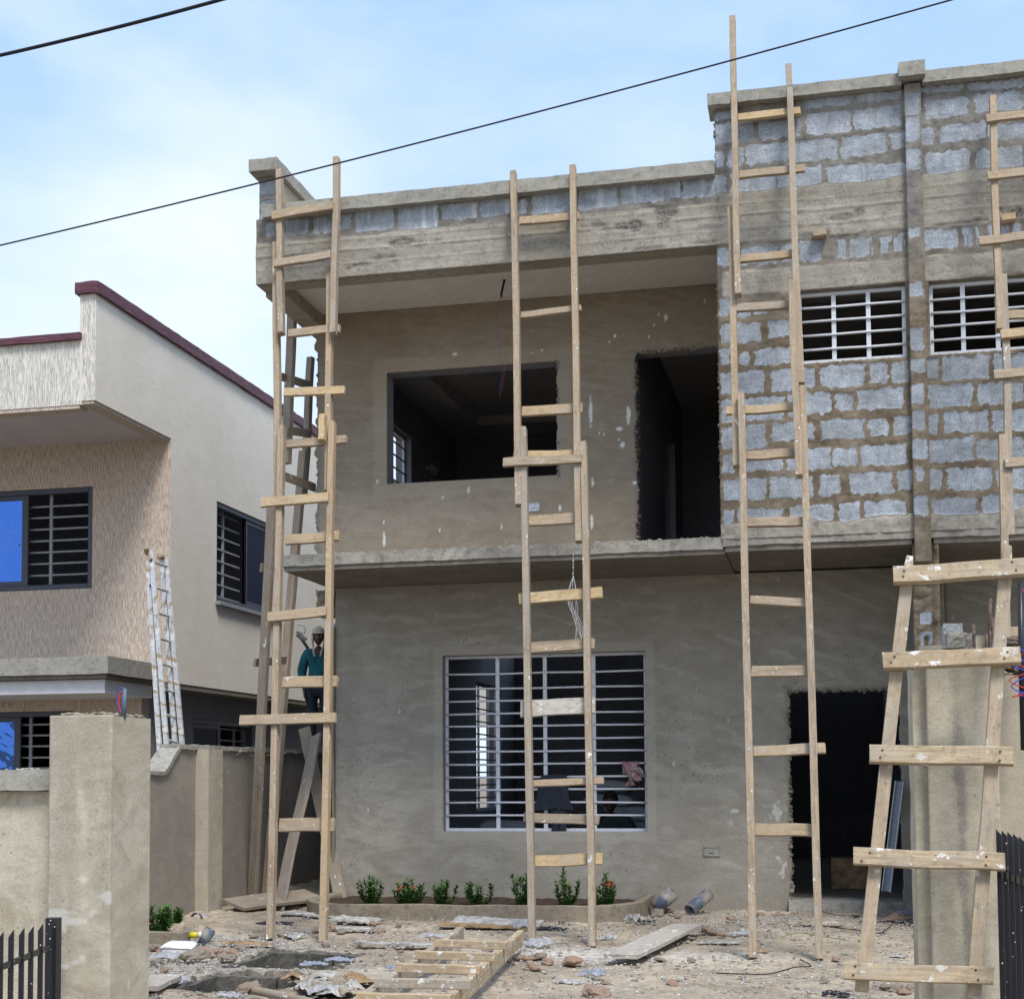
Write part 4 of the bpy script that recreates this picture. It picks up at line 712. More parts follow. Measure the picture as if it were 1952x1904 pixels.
tubes('wire', [[b, b+Vector((.02, -.02, -.1)), b+Vector((.03, -.02, -.3)), a+Vector((.0, -.02, .05)), a+Vector((-.05, -.02, .02)), a+Vector((.03, -.02, -.03)), a+Vector((-.06, -.02, -.07)), a+Vector((.02, -.02, -.12)), a+Vector((-.05, -.03, -.15)), a+Vector((.05, -.03, -.13))]], .003, M['wire_red'], cd, 5)
tubes('wire', [[a+Vector((-.08, -.02, .06)), a+Vector((-.02, -.03, .075)), a+Vector((.04, -.02, .04)), a+Vector((-.04, -.02, .0)), a+Vector((.03, -.02, -.04)), a+Vector((-.05, -.02, -.1)), a+Vector((.04, -.02, -.15)), a+Vector((-.02, -.03, -.14)), a+Vector((.06, -.03, -.11))]], .003, M['wire_blue'], cd, 5)
# gates of black flat bars with slanted tips
def gate(pts, label, step, w=.035, rails=()):
    g = empty('gate_leaf', (pts[0][0].x, pts[0][0].y, 0), label, 'gate', None); d = (pts[-1][0]-pts[0][0]); d.z = 0; d.normalize(); nr = Vector((d.y, -d.x, 0))
    for p, zt in pts:
        bm = bmesh.new(); h = w/2; t = .006; V = []
        for s in (-t, t): V.append([bm.verts.new(p+nr*h*k+d*s+Vector((0, 0, z-p.z))) for k, z in ((-1, -.25), (1, -.25), (1, zt), (-1, zt-.035))])
        bm.faces.new(V[0][::-1]); bm.faces.new(V[1])
        for i in range(4): bm.faces.new((V[0][i], V[0][(i+1) % 4], V[1][(i+1) % 4], V[1][i]))
        bmesh.ops.recalc_face_normals(bm, faces=bm.faces); from_bm('bar', bm, M['black'], g)
    for z, yy in rails: board('rail', g, pts[0][0].lerp(pts[0][0], 0)+Vector((0, 0, z-pts[0][0].z)), pts[-1][0]+Vector((0, 0, yy-pts[-1][0].z)), .03, .012, M['black'], nr, seg=2, warp=0)
    return g
z3 = S(0, 2100, 2.169); P_ = []
for i, (x, y) in enumerate(((-130, 1230), (-65, 1216), (5, 1203), (70, 1190), (135, 1178), (193, 1168), (252, 1152), (308, 1145))):
    v = onY(z3(x, y), 5.85+.13*i); P_.append((Vector((v.x, v.y, 0)), v.z))
g = gate(P_, 'black painted gate leaf with slanted bar tips, low before the left gate pillar', .13, .024, ((.42, .44),))
v = P_[-1][0]; boxes('post', [((v.x-.045, v.y+.03, -.25), (v.x+.02, v.y+.085, P_[-1][1]+.02))], M['black'], g, .003)
P_ = []
for i in range(9):
    v = onY((1906+11*i, 1580+3.2*i+random.uniform(-2, 2)), 6.85-.12*i); P_.append((Vector((v.x, v.y, 0)), v.z))
gate(P_, 'black painted gate leaf seen almost edge on, right of the broken pillar', .12, .034, ((.85, .85), (.1, .1)))
# ------------------------------------------------------------------ timber ladders
def ladder(label, Yb, k, rails, rungs, foot, group='site built timber ladders leaning on the house', rw=.055, rt=.075, gw=.078, gt=.035, mat='wood', nails=False):
    f0 = onP(foot, Yb, k); L_ = empty('timber_ladder', (f0.x, Yb, 0), label, 'ladder', group); n = Vector((0, -1, k)).normalized()
    for i, r in enumerate(rails):
        a = onP(r[0], Yb, k); b = onP(r[1], Yb, k); off = r[2] if len(r) > 2 else 0; mt = r[3] if len(r) > 3 else mat
        board('rail', L_, a+n*off, b+n*off, rw, rt, M[mt], n, 16, .004, *( (r[4],) if len(r) > 4 else ()))
    for r in rungs:
        a = onP(r[0], Yb, k); b = onP(r[1], Yb, k); fro = r[2]; w = r[3] if len(r) > 3 and r[3] else gw; mt = r[4] if len(r) > 4 else mat
        off = (rt/2+gt/2+.002)*(1 if fro else -1); o = board('rung', L_, a+n*off, b+n*off, w, gt, M[mt], n, 6, .003)
        if nails and fro:
            Ln = (b-a).length; bm = bmesh.new(); bmesh.ops.create_cone(bm, cap_ends=True, segments=8, radius1=.0055, radius2=.0055, depth=.004); me = bpy.data.meshes.new('nail'); bm.to_mesh(me); bm.free(); me.materials.append(M['nail'])
            for u in (.08, .9):
                for v_ in (-.22, .22):
                    q = bpy.data.objects.new('nail', me); col.objects.link(q); q.parent = o; q.location = (Ln*(u+random.uniform(-.03, .03)), w*(v_+random.uniform(-.08, .08)), gt/2+.001)
    return L_
zg1 = S(650, 1600, 2.72); zg2 = S(650, 2250, 3.195); zb = S(1200, 1750, 2.38); zc = S(1150, 2300, 2.44); zr = S(1950, 1878, 1.967)
random.seed(21)
ladder('tall spliced timber ladder at the left corner of the unfinished house', 11.0, .255,
    [((536.9, 814), (516.5, 1790)), ((520.9, 455.7), (523.6, 947), -.078), ((533.2, 326.6), (536.4, 636.5), .0, 'wood'), ((634, 805.5), (616.5, 1795)), ((623.5, 504), (620.8, 928.4), -.078), ((642.6, 302), (635.3, 636.5), .0, 'wood'), ((619.5, 798), (617.5, 845), .05, 'wood_orange')],
    [(z4(360, 615), z4(828, 535), 1, .09), (z4(375, 985), z4(810, 915), 1, .08), (z4(450, 1475), z4(850, 1430), 0), (z5(418, 300), z5(890, 280), 0, .08, 'wood_orange'), (z5(440, 702), z5(900, 665), 0), (z5(278, 1200), z5(795, 1155), 1, .085, 'wood_orange'), (z5(430, 1450), z5(845, 1412), 0, .09),
     (zg1(332, 450), zg1(780, 405), 1, .085), (zg1(405, 920), zg1(832, 912), 0, .095), (zg1(115, 1245), zg1(852, 1225), 1, .085), (zg2(450, 305), zg2(950, 305), 0, .11)], (517, 1790))
ladder('spliced timber ladder in front of the wide grilled window', 11.15, .245,
    [(zn(220, 285), (1013.9, 1797.7)), (zm(153, 218), zn(188, 812), -.0), (zn(625, 385), (1130, 1804.5)), (zm(552, 178), zn(597, 1056), .0)],
    [(zm(183, 525), zm(588, 492), 0), (zm(193, 1165), zm(602, 1115), 0, .06), (zn(200, 155), zn(612, 130), 0, .09), (zn(140, 462), zn(640, 443), 0, .09, 'wood_orange'), (zn(92, 541), zn(618, 512), 1, .08), (zn(238, 897), zn(625, 878), 0, .095), (zn(180, 1430), zn(745, 1382), 0, .095, 'wood_orange'), (zn(258, 1760), zn(692, 1732), 0, .09),
     (zb(668, 630), zb(1172, 603), 0, .135, 'wood_pale'), (zb(700, 1141), zb(1230, 1116), 0, .055), (zb(687, 1366), zb(1200, 1385), 0, .075, 'wood_old'), (zb(755, 1665), zb(1224, 1650), 0, .09, 'wood_orange')], (1014, 1797))
ladder('tallest spliced timber ladder, rising above the block parapet beside the doorway', 10.5, .315,
    [(z7(315, 440), zr(390, 1675)), ((1396, 35), z6(302, 1362), .0), (z6(257, 842), z7(290, 822), -.076), (z7(663, 400), zr(756, 1682)), (z6(582, 80), z6(655, 1860), 0), (z6(603, 1315), z7(643, 928), .078)],
    [(z6(300, 342), z6(650, 302), 0, .075, 'wood_orange'), (z6(306, 665), z6(672, 625), 0, .075, 'wood'), (z6(312, 1135), z6(608, 1107), 0, .075), (z6(288, 1412), z6(590, 1392), 0, .075), (z7(232, 515), z7(610, 492), 0, .075, 'wood_orange'), (z7(338, 765), z7(622, 752), 0, .078), (z7(352, 1140), z7(668, 1135), 0, .078),
     (z7(368, 1575), z7(712, 1597), 0, .068), (zr(375, 55), zr(727, 51), 0, .085), (zr(385, 505), zr(790, 486), 0, .08, 'wood_orange'), (zr(396, 944), zr(724, 946), 0, .09)], (1437, 1825))
ladder('spliced timber ladder at the right edge of the picture in front of the block wall', 10.6, .30,
    [((1892.1, 187), z6(1765, 1560), 0), (z6(1788, 1255), z7(1832, 1235), 0), (z7(1780, 675), (1934, 1826), .0), ((2002, 170), (2025, 640), 0), ((2022, 600), (2050, 1826), 0)],
    [(z6(1688, 400), z6(2040, 358), 1), (z6(1697, 720), z6(2060, 680), 1), (z6(1648, 1085), z6(2060, 1035), 1), (z6(1800, 1455), z6(2080, 1430), 0), (z6(1770, 1605), z6(2100, 1570), 1, None, 'wood_orange'), (z7(1732, 355), z7(2080, 322), 1), (z7(1793, 845), z7(2100, 830), 1), ((1915, 1200), (2060, 1195), 0), ((1920, 1400), (2060, 1395), 0), ((1925, 1600), (2060, 1598), 0)], (1934, 1826))
zp = S(2150, 1500, 2.479)
ladder('big pale paint splashed timber ladder in the right foreground leaning on the broken pillar', 6.42, .20,
    [(zr(995, 1860), zp(1090, 222), 0, 'wood_bright', .15), (zr(1628, 1905), zp(1778, 153), 0, 'wood_bright', .15)],
    [(zp(978, 375), zp(1905, 315), 1, .078, 'wood_bright'), (zp(905, 978), zp(1870, 935), 1, .074, 'wood_bright'), (zp(812, 1625), zp(1818, 1645), 1, .080, 'wood_bright'), (zr(948, 1112), zr(1790, 1150), 1, .075, 'wood_bright'), (zr(893, 1752), zr(1725, 1778), 1, .072, 'wood_bright')], zr(1000, 1880), rw=.058, rt=.05, gt=.05, nails=True)
# ladder lying on the ground
zl = S(900, 2480, 3.253)
lg = empty('timber_ladder', (-2.3, 9.2, 0), 'new yellow timber ladder lying flat on the dirt in the lower middle', 'ladder')
H_ = .13
A0, A1 = onZ(zl(1345, 580), H_), onZ(zl(640, 1090), H_); B0, B1 = onZ(zl(1900, 612), H_), onZ(zl(1330, 1150), H_)
for a, b in ((A0, A1), (B0, B1)):
    d = (b-a).normalized(); board('rail', lg, a, b+d*1.3, .05, .10, M['wood_bright'], (0, 0, 1), 12, .004)
for (x0, y0), (x1, y1) in (((1108, 672), (1788, 690)), ((935, 778), (1665, 800)), ((758, 900), (1530, 915)), ((550, 1035), (1448, 1055)), ((390, 1172), (1265, 1195)), ((190, 1330), (1060, 1360))):
    board('rung', lg, onZ(zl(x0, y0), .205), onZ(zl(x1, y1), .205), .05, .05, M['wood_bright'], (0, 0, 1), 6, .003)
# narrow ladder standing in the gap, seen from its side
sg = empty('timber_ladder', (-5.8, 14.1, 0), 'grey timber ladder standing sideways in the gap behind the left corner ladder', 'ladder', 'site built timber ladders leaning on the house')
def seg(nm, p, Y0, q, Y1, w, t, mt, nr=(-.35, -1, 0)): return board(nm, sg, onY(p, Y0), onY(q, Y1), w, t, M[mt], nr, 12, .004)
seg('rail', (518.5, 955), 13.35, (481, 1722), 13.95, .10, .05, 'wood_old'); seg('rail', (557, 585), 14.0, (546, 884), 13.9, .095, .06, 'wood_old'); seg('rail', (593, 682), 14.6, (578, 952), 14.5, .075, .06, 'wood_old'); seg('rail', (579, 860), 14.45, (508, 1712), 14.25, .095, .06, 'wood')
seg('rail', (546, 800), 13.95, (536, 884), 13.9, .04, .04, 'wood_old')
for p, Y0, q, Y1 in ((z5(395, 195), 13.9, z5(625, 265), 14.6), (z5(455, 615), 13.9, z5(640, 640), 14.5), (z5(420, 965), 13.8, z5(672, 1060), 14.5), (z5(256, 1678), 13.6, z5(385, 1680), 14.2), (zg1(205, 782), 13.7, zg1(445, 762), 14.3)):
    board('rung', sg, onY(p, Y0-.07), onY(q, Y1-.07), .085, .03, M['wood_old'], (-.6, -1, 0), 5, .003)
# two loose boards leaning in the gap
def lone(name, label, cat, p0, p1, w, t, mat, nrm, group=None, **k):
    return tag(board(name, None, p0, p1, w, t, M[mat], nrm, 10, .004, **k), label, cat, group)
lone('plank', 'brown plank leaning to the left against the left corner of the grey wall', 'plank', onY(zg1(592, 1290), 14.6), onY(zg2(1035, 1025), 14.05), .13, .03, 'wood_old', (.1, -1, .1))
lone('plank', 'grey plank with a broken edge leaning to the right in the gap beside the house', 'plank', onY(zg1(685, 1345), 14.5), onY(zg2(452, 1115), 13.25), .15, .028, 'wood_old', (-.5, -1, .1))
a = onX(S(0, 2100, 2.169)(1380, 1100), -5.70); 
lone('plank', 'wide dirty board lying against the foot of the side wall', 'plank', (-5.60, 12.9, .10), (-5.10, 13.75, .13), .34, .03, 'wood_old', (.25, 0, 1))
p0, p1 = onZ(zc(1480, 1035), .05), onZ(zc(1960, 820), .06)
lone('plank', 'long whitewashed board lying on the dirt right of the middle ladder', 'plank', p0+Vector((.03, 0, 0)), p1+Vector((.02, 0, 0)), .24, .03, 'wood_pale', (0, 0, 1))
lone('plank', 'short pale board end lying by the left gate pillar', 'plank', onZ((270, 1884), .04), onZ(S(0, 2100, 2.169)(1030, 1480), .04), .2, .03, 'wood_pale', (0, 0, 1))
a, b = onZ(zg2(150, 1790), .05), onZ(zg2(740, 1925), .05); o = tubes('wooden_pole', [[onZ(zg2(235, 1822), .04), onZ(zg2(430, 1862), .035), onZ(zg2(760, 1935), .03)]], .026, M['wood_old'], None, 12); tag(o, 'rounded brown wooden pole lying in front of the nearer pit', 'pole')
# ------------------------------------------------------------------ aluminium ladder at the neighbour's
al = empty('aluminium_ladder', (-7.6, 15.6, 0), 'paint stained white aluminium extension ladder behind the side wall', 'ladder')
z2 = S(0, 1500, 1.904)
def arail(p, Y0, q, Y1, w=.075): return board('rail', al, onY(p, Y0), onY(q, Y1), w, .028, M['alu'], (-.3, -1, 0), 10, .001)
def ext(p, q, y): t_ = (y-p[1])/(q[1]-p[1]); return (p[0]+(q[0]-p[0])*t_, y)
RL = []
for p, q, Y in ((z2(803, 190), z2(868, 1250), 15.0), (z2(821, 130), z2(906, 1230), 14.96), (z2(878, 160), z2(950, 1180), 15.5), (z2(901, 170), z2(988, 1180), 15.46)):
    q2 = ext(p, q, 1640); arail(p, Y+.0, q2, Y-.3, .062)
for i in range(9):
    y = 205+i*137.5; xa = 828+i*10.5; xb = 903+i*11
    bm = bmesh.new(); a = onY(z2(xa-6, y-14), 14.98); b = onY(z2(xb+6, y+12), 15.48); tube(bm, [a, b], .017, 8); from_bm('rung', bm, M['alu'], al)
    for dx in (-18 if i else -6, 2): 
        v = onY(z2(xa+dx-4+i*.6, y-20), 14.935); boxes('rung_socket', [((v.x-.013, v.y-.004, v.z-.016), (v.x+.013, v.y+.004, v.z+.016))], M['black'], al)
rub('plaster_lump', al, tuple(onY(z2(790, 150), 14.95)), tuple(onY(z2(812, 120), 15.05)), 14, .03, M['card'], 9); rub('plaster_lump', al, tuple(onY(z2(862, 175), 15.42)), tuple(onY(z2(890, 160), 15.5)), 12, .03, M['card'], 10)
# ------------------------------------------------------------------ overhead cables
def cable(label, p, q, Y, sag, r):
    bm = bmesh.new(); a = onY(p, Y); b = onY(q, Y); d = b-a; tube(bm, [a+d*(-.6+2.2*i/50)-Vector((0, 0, sag*4*(-.6+2.2*i/50)*(1.6-2.2*i/50))) for i in range(51)], r, 8); o = smooth(from_bm('overhead_cable', bm, M['cable'])); tag(o, label, 'cable')
cable('thick black overhead cable crossing the top left corner of the sky', (0, 106), (421, 0), 8.5, .01, .012)
cable('thin black overhead cable running from the left edge up over the parapet ladders', (0, 468), (1822, -2), 8.5, .035, .0055)
# ------------------------------------------------------------------ people
def skin_bm(V, Ed, sub=2):
    me = bpy.data.meshes.new('tmp'); bm = bmesh.new(); lay = bm.verts.layers.skin.verify(); D = {}
    for k, (co, r) in V.items():
        v = bm.verts.new(co); v[lay].radius = (r, r) if not isinstance(r, tuple) else r; v[lay].use_root = (k == 'pelvis' or k == list(V)[0]); D[k] = v
    for a, b in Ed: bm.edges.new((D[a], D[b]))
    bm.to_mesh(me); bm.free(); o = bpy.data.objects.new('tmp', me); col.objects.link(o)
    m = o.modifiers.new('Skin', 'SKIN'); m.use_smooth_shade = True; m.branch_smoothing = .6; s = o.modifiers.new('Sub', 'SUBSURF'); s.levels = s.render_levels = sub
    bpy.context.view_layer.update(); dg = bpy.context.evaluated_depsgraph_get(); em = bpy.data.meshes.new_from_object(o.evaluated_get(dg)); b2 = bmesh.new(); b2.from_mesh(em)
    bpy.data.objects.remove(o); bpy.data.meshes.remove(em); bpy.data.meshes.remove(me); return b2
def head_bm(bm, c, rot, s=1.):
    q = bmesh.ops.create_icosphere(bm, subdivisions=4, radius=1)
    def g(d, x, y, z, w): return math.exp(-((d.x-x)**2+(d.y-y)**2+(d.z-z)**2)/(w*w))
    for v in q['verts']:
        d = v.co.normalized(); r = 1.; p = Vector((d.x*.073, d.y*.094, d.z*.116))
        if d.z < -.15: p.x *= 1-.30*min(1, (-.15-d.z)/.85); p.y *= 1-.12*(-.15-d.z)
        n = .024*g(d, 0, -1, -.12, .15)+.012*g(d, 0, -.98, .08, .13)+.008*g(d, 0, -.88, -.48, .22)+.010*g(d, 0, -.72, -.82, .25)+.006*(g(d, .32, -.92, .24, .2)+g(d, -.32, -.92, .24, .2))-.011*(g(d, .36, -.92, .06, .17)+g(d, -.36, -.92, .06, .17))
        e = .016*(g(d, 1, .12, -.06, .17)+g(d, -1, .12, -.06, .17)); p += d*n+Vector((math.copysign(e, d.x), 0, 0)); v.co = rot @ (p*s)+c
def hand(V, Ed, tag_, w, pd, side, curl=.35):
    """palm and five unequal fingers; pd: direction of the fingers"""
    pd = Vector(pd).normalized(); a = pd.cross(Vector((0, 0, 1)) if abs(pd.z) < .9 else Vector((1, 0, 0))).normalized(); n = a.cross(pd).normalized(); a = Vector((0, -1, 0)) if abs(pd.z) > .8 else a
    n = pd.cross(a).normalized()*side; p = Vector(w)+pd*.055; V[tag_+'p'] = (p, (.034, .017)); Ed.append((tag_+'w', tag_+'p'))
    for i, (o_, ln) in enumerate(((-.030, .072), (-.010, .082), (.010, .078), (.029, .062))):
        b = p+a*o_+pd*.035; m = b+pd*ln*.5+n*curl*.012; e = b+pd*ln*(.95-curl*.25)+n*curl*.05
        for nm, c, r in (('a', b, .010), ('b', m, .0088), ('c', e, .0072)): V[f'{tag_}{i}{nm}'] = (c, r)
        Ed += [(tag_+'p', f'{tag_}{i}a'), (f'{tag_}{i}a', f'{tag_}{i}b'), (f'{tag_}{i}b', f'{tag_}{i}c')]
    b = p-pd*.015-a*.036; V[tag_+'ta'] = (b, .012); V[tag_+'tb'] = (b+pd*.04-a*.016+n*.01, .010); Ed += [(tag_+'p', tag_+'ta'), (tag_+'ta', tag_+'tb')]
def person(label, loc, yaw, h=1.72, J=None, top='teal', low='darkcloth', hat=None, headyaw=0., headpitch=0.):
    k = h/1.75; J = J or {}
    P = dict(pelvis=(0, 0, .95), waist=(0, 0, 1.10), chest=(0, .0, 1.30), neckb=(0, .01, 1.455), neck=(0, 0, 1.53), shL=(.175, 0, 1.425), elL=(.225, .02, 1.14), wrL=(.235, -.05, .89), shR=(-.175, 0, 1.425), elR=(-.225, .02, 1.14), wrR=(-.235, -.05, .89),
             hiL=(.09, 0, .90), knL=(.10, -.02, .50), anL=(.10, .03, .09), toL=(.11, -.12, .035), hiR=(-.09, 0, .90), knR=(-.10, -.02, .50), anR=(-.10, .03, .09), toR=(-.11, -.12, .035), head=(0, -.015, 1.645)); P.update(J)
    P = {a: Vector(b)*k for a, b in P.items()}; e = empty('person', loc, label, 'person'); R3 = Matrix.Rotation(yaw, 3, 'Z')
    rad = dict(pelvis=.125, waist=.105, chest=.125, neckb=.062, neck=.05, shL=.055, elL=.041, wrL=.028, hiL=.085, knL=.056, anL=.038, toL=.034)
    for a in list(rad):
        if a.endswith('L'): rad[a[:-1]+'R'] = rad[a]
    V = {a: (P[a], rad[a]*k) for a in rad}; Ed = [('pelvis', 'waist'), ('waist', 'chest'), ('chest', 'neckb'), ('neckb', 'neck')]
    for s in 'LR':
        Ed += [('chest', 'sh'+s), ('sh'+s, 'el'+s), ('el'+s, 'wr'+s), ('pelvis', 'hi'+s), ('hi'+s, 'kn'+s), ('kn'+s, 'an'+s), ('an'+s, 'to'+s)]
        V[s+'w'] = (P['wr'+s]+(P['wr'+s]-P['el'+s]).normalized()*.012, .024*k); Ed.append(('wr'+s, s+'w')); hand(V, Ed, s, V[s+'w'][0], P['wr'+s]-P['el'+s], 1 if s == 'L' else -1)
    bm = skin_bm(V, Ed); hr = Matrix.Rotation(headyaw, 3, 'Z') @ Matrix.Rotation(headpitch, 3, 'X'); head_bm(bm, P['head'], hr, k*1.02)
    bmesh.ops.rotate(bm, verts=bm.verts, matrix=R3); b = smooth(from_bm('body', bm, M['skin'])); b.parent = e
    def cloth(name, names, grow, mat, extra=()):
        W = {a: (P[a]*1., (rad[a]+grow.get(a, .02))*k) for a in names}; E2 = [x for x in Ed if x[0] in W and x[1] in W]
        for nm, a, b_, u, r in extra: W[nm] = (P[a].lerp(P[b_], u), r*k); E2 = E2+[(a, nm)]
        q = skin_bm(W, E2); bmesh.ops.rotate(q, verts=q.verts, matrix=R3)
        for v in q.verts: v.co += Vector(noise.noise_vector(v.co*9))*.010+Vector(noise.noise_vector(Vector((v.co.x*14, v.co.y*14, v.co.z*4))))*.008
        o = smooth(from_bm(name, q, M[mat])); o.parent = e; return o
    cloth('trousers', ['pelvis', 'hiL', 'knL', 'anL', 'hiR', 'knR', 'anR'], dict(anL=.022, anR=.022, knL=.022, knR=.022), low)
    cloth('shirt', ['hiL', 'hiR', 'chest', 'waist', 'pelvis', 'neckb', 'shL', 'elL', 'shR', 'elR'], dict(pelvis=.055, waist=.058, chest=.042, neckb=.024, shL=.036, shR=.036, elL=.034, elR=.034), top, (('cL', 'elL', 'wrL', .8, .045), ('cR', 'elR', 'wrR', .8, .045), ('hem', 'pelvis', 'hiL', .9, .15), ('hemL', 'hiL', 'knL', .32, .105), ('hemR', 'hiR', 'knR', .32, .105)))
    hc = R3 @ P['head']; HR = R3 @ hr
    for sx in (-1, 1):
        q = bmesh.new(); bmesh.ops.create_uvsphere(q, u_segments=10, v_segments=8, radius=.0105*k); o = smooth(from_bm('eye', q, M['eye'])); o.parent = e; o.location = hc+HR @ Vector((sx*.028, -.083, .012))*k
        q = bmesh.new(); bmesh.ops.create_uvsphere(q, u_segments=8, v_segments=6, radius=.0055*k); i_ = smooth(from_bm('iris', q, M['hair'])); i_.parent = o; i_.location = HR @ Vector((0, -.0075, 0))*k
    q = bmesh.new(); bmesh.ops.create_uvsphere(q, u_segments=12, v_segments=8, radius=1)
    for v in q.verts: v.co = HR @ Vector((v.co.x*.026, v.co.y*.010, v.co.z*.010))*k
    o = smooth(from_bm('mouth', q, M['lips'])); o.parent = e; o.location = hc+HR @ Vector((0, -.083, -.058))*k
    def shell(name, mat, zc, gx, thr, bumpy):
        q = bmesh.new(); bmesh.ops.create_icosphere(q, subdivisions=4, radius=1); kill = []
        for v in q.verts:
            d = v.co.normalized()
            if d.z < thr-.55*max(0, d.y)-(.0 if d.y < -.2 else .15): kill.append(v)
            v.co = HR @ (Vector((d.x*.080*gx, d.y*.101*gx, d.z*.119*gx+zc))*k*(1+noise.noise(d*9)*bumpy))
        bmesh.ops.delete(q, geom=kill, context='VERTS'); o = smooth(from_bm(name, q, M[mat])); o.parent = e; o.location = hc; return o
    if hat == 'knit':
        o = shell('knitted_hat', 'knit', .016, 1.24, .20, .07)
        for sx in (-1, 1):
            q = bmesh.new(); r = bmesh.ops.create_icosphere(q, subdivisions=3, radius=1)
            for v in q.verts: v.co = HR @ Vector((sx*.084+v.co.x*.018, v.co.y*.055+.0, v.co.z*.078-.03))*k
            f = smooth(from_bm('ear_flap', q, M['knit'])); f.parent = o
            a = HR @ Vector((sx*.08, -.02, -.09))*k; b_ = HR @ Vector((sx*.055-(.03 if sx > 0 else -.0), -.12, -.27))*k; q = bmesh.new(); pts = [a.lerp(b_, i/12)+Vector((0, -.012*sin(i*.26), 0)) for i in range(13)]
            rr = [.011+.004*(i % 2) for i in range(13)]; tube(q, pts, .012, 8)
            f = smooth(from_bm('braid', q, M['knit'])); f.parent = o
    elif hat: shell('cap', hat, .008, 1.08, .15, .01)
    else: shell('hair', 'hair', .003, 1.04, .30, .03)
    return e
wk = onX((607, 1434), -5.96)
person('man in cream knitted ear flap hat and long teal shirt behind the left corner ladder', (wk.x, wk.y, 1.60), .34, 1.46, dict(wrR=(-.20, -.03, .88), elR=(-.235, .03, 1.14), wrL=(.16, -.16, 1.02), elL=(.225, .03, 1.13), head=(.0, -.03, 1.635)), 'teal', 'darkcloth', 'knit', .05, .12)
v = onY((641, 1196), 17.15)
person('man in a faded blue cap half hidden by the corner of the grey wall', (v.x+.03, 17.15, v.z-1.62), .2, 1.66, dict(elL=(.20, -.16, 1.20), wrL=(.10, -.30, 1.22), elR=(-.22, -.05, 1.16), wrR=(-.16, -.24, 1.20)), 'darkcloth', 'darkcloth', 'bluecloth', .3, .1)
tag(boxes('standing_plank', [((-6.25, 16.5, v.z-1.66), (-5.5, 17.5, v.z-1.62))], M['wood_old']), 'old plank staging behind the side wall under the men', 'plank')
v = onY(gw_(1283, 1300), 14.95)
person('man crouching inside the ground floor room, looking out low in the grilled window', (v.x, 14.98, v.z-1.18), .12, 1.72, dict(pelvis=(0, .12, .62), waist=(0, .10, .76), chest=(0, .03, .95), neckb=(0, -.02, 1.09), neck=(0, -.04, 1.15), head=(0, -.07, 1.25), shL=(.175, .0, 1.06), shR=(-.175, .0, 1.06), elL=(.24, -.10, .82), elR=(-.24, -.10, .82), wrL=(.12, -.30, .78), wrR=(-.12, -.30, .78), hiL=(.09, .10, .60), hiR=(-.09, .10, .60), knL=(.2, -.3, .62), knR=(-.2, -.3, .62), anL=(.17, -.26, .2), anR=(-.17, -.26, .2), toL=(.18, -.42, .14), toR=(-.18, -.42, .14)), 'greencloth', 'darkcloth', None, 0, .15)
v = onY((828, 900), 15.6)
person('shadowy man indoors behind the sill of the upper window opening', (v.x, 15.6, ZF), -1.2, max(1.3, v.z+.12-ZF), None, 'darkcloth', 'darkcloth', None, 0, .1)
# ------------------------------------------------------------------ cloths on the grille, sacks indoors
def drape(name, label, cat, x0, x1, ztop, front, back, y, mat, seed, n=26, twist=0.):
    bm = bmesh.new(); random.seed(seed); tot = front+back; m = int(tot/.012); G = []
    for i in range(n+1):
        u = i/n; row = []
        for j in range(m+1):
            s = j/m*tot-back; x = x0+(x1-x0)*u; amp = min(1, abs(s)*6+.2)
            if s < -.02: p = Vector((x, y+.035, ztop+s+.0))
            elif s < .02: p = Vector((x, y-.005+.03*(-s/.04), ztop+.012))
            else: p = Vector((x+(u-.5)*twist*s, y-.028, ztop-s))
            w = noise.noise(Vector((u*5+seed, s*3, 0)))*.030+sin(u*19+s*5+seed)*.008; p.y += -abs(w)*amp*1.2; p.x += noise.noise(Vector((u*3, s*7, seed)))*.02*amp; p.z += noise.noise(Vector((u*4, seed, s)))*.03*amp; row.append(bm.verts.new(p))
        G.append(row)
    for a, b in zip(G, G[1:]):
        for j in range(m): bm.faces.new((a[j], b[j], b[j+1], a[j+1]))
    o = smooth(from_bm(name, bm, mat)); s_ = o.modifiers.new('Solidify', 'SOLIDIFY'); s_.thickness = .006; tag(o, label, cat); return o
a = onY(gw_(1352, 1000), YG); b = onY(gw_(1500, 1000), YG)
rag_ = drape('rag', 'pinkish grey rag hung over a bar at the upper right of the wide grille', 'rag', a.x+.02, b.x-.03, PZ(gw_(1420, 1010), YG), .22, .12, YG-.012, M['rag'], 5, twist=-1.2)
bm = bmesh.new(); c = onY(gw_(1470, 1085), YG-.05)
for i in range(3):
    pts = [c+Vector((cos(t*.55)*(.02+.016*i), -.012*i+.01*sin(t), sin(t*.55)*(.028+.016*i))) for t in range(0, 11)]; tube(bm, pts, .014, 7)
o = rag_; q = smooth(from_bm('twisted_end', bm, M['rag'])); q.parent = o
a = onY(gw_(820, 1100), YG); b = onY(gw_(965, 1100), YG)
tr_ = drape('trousers', 'dark blue work trousers hung over a bar behind the middle ladder', 'trousers', a.x+.0, b.x+.02, PZ(gw_(900, 1100), YG), .33, .18, YG-.012, M['darkcloth'], 9, twist=.5)
o = drape('trouser_leg', None, None, a.x+.10, b.x+.04, PZ(gw_(900, 1100), YG)+.004, .56, .05, YG-.002, M['darkcloth'], 10); o.parent = tr_
random.seed(3)
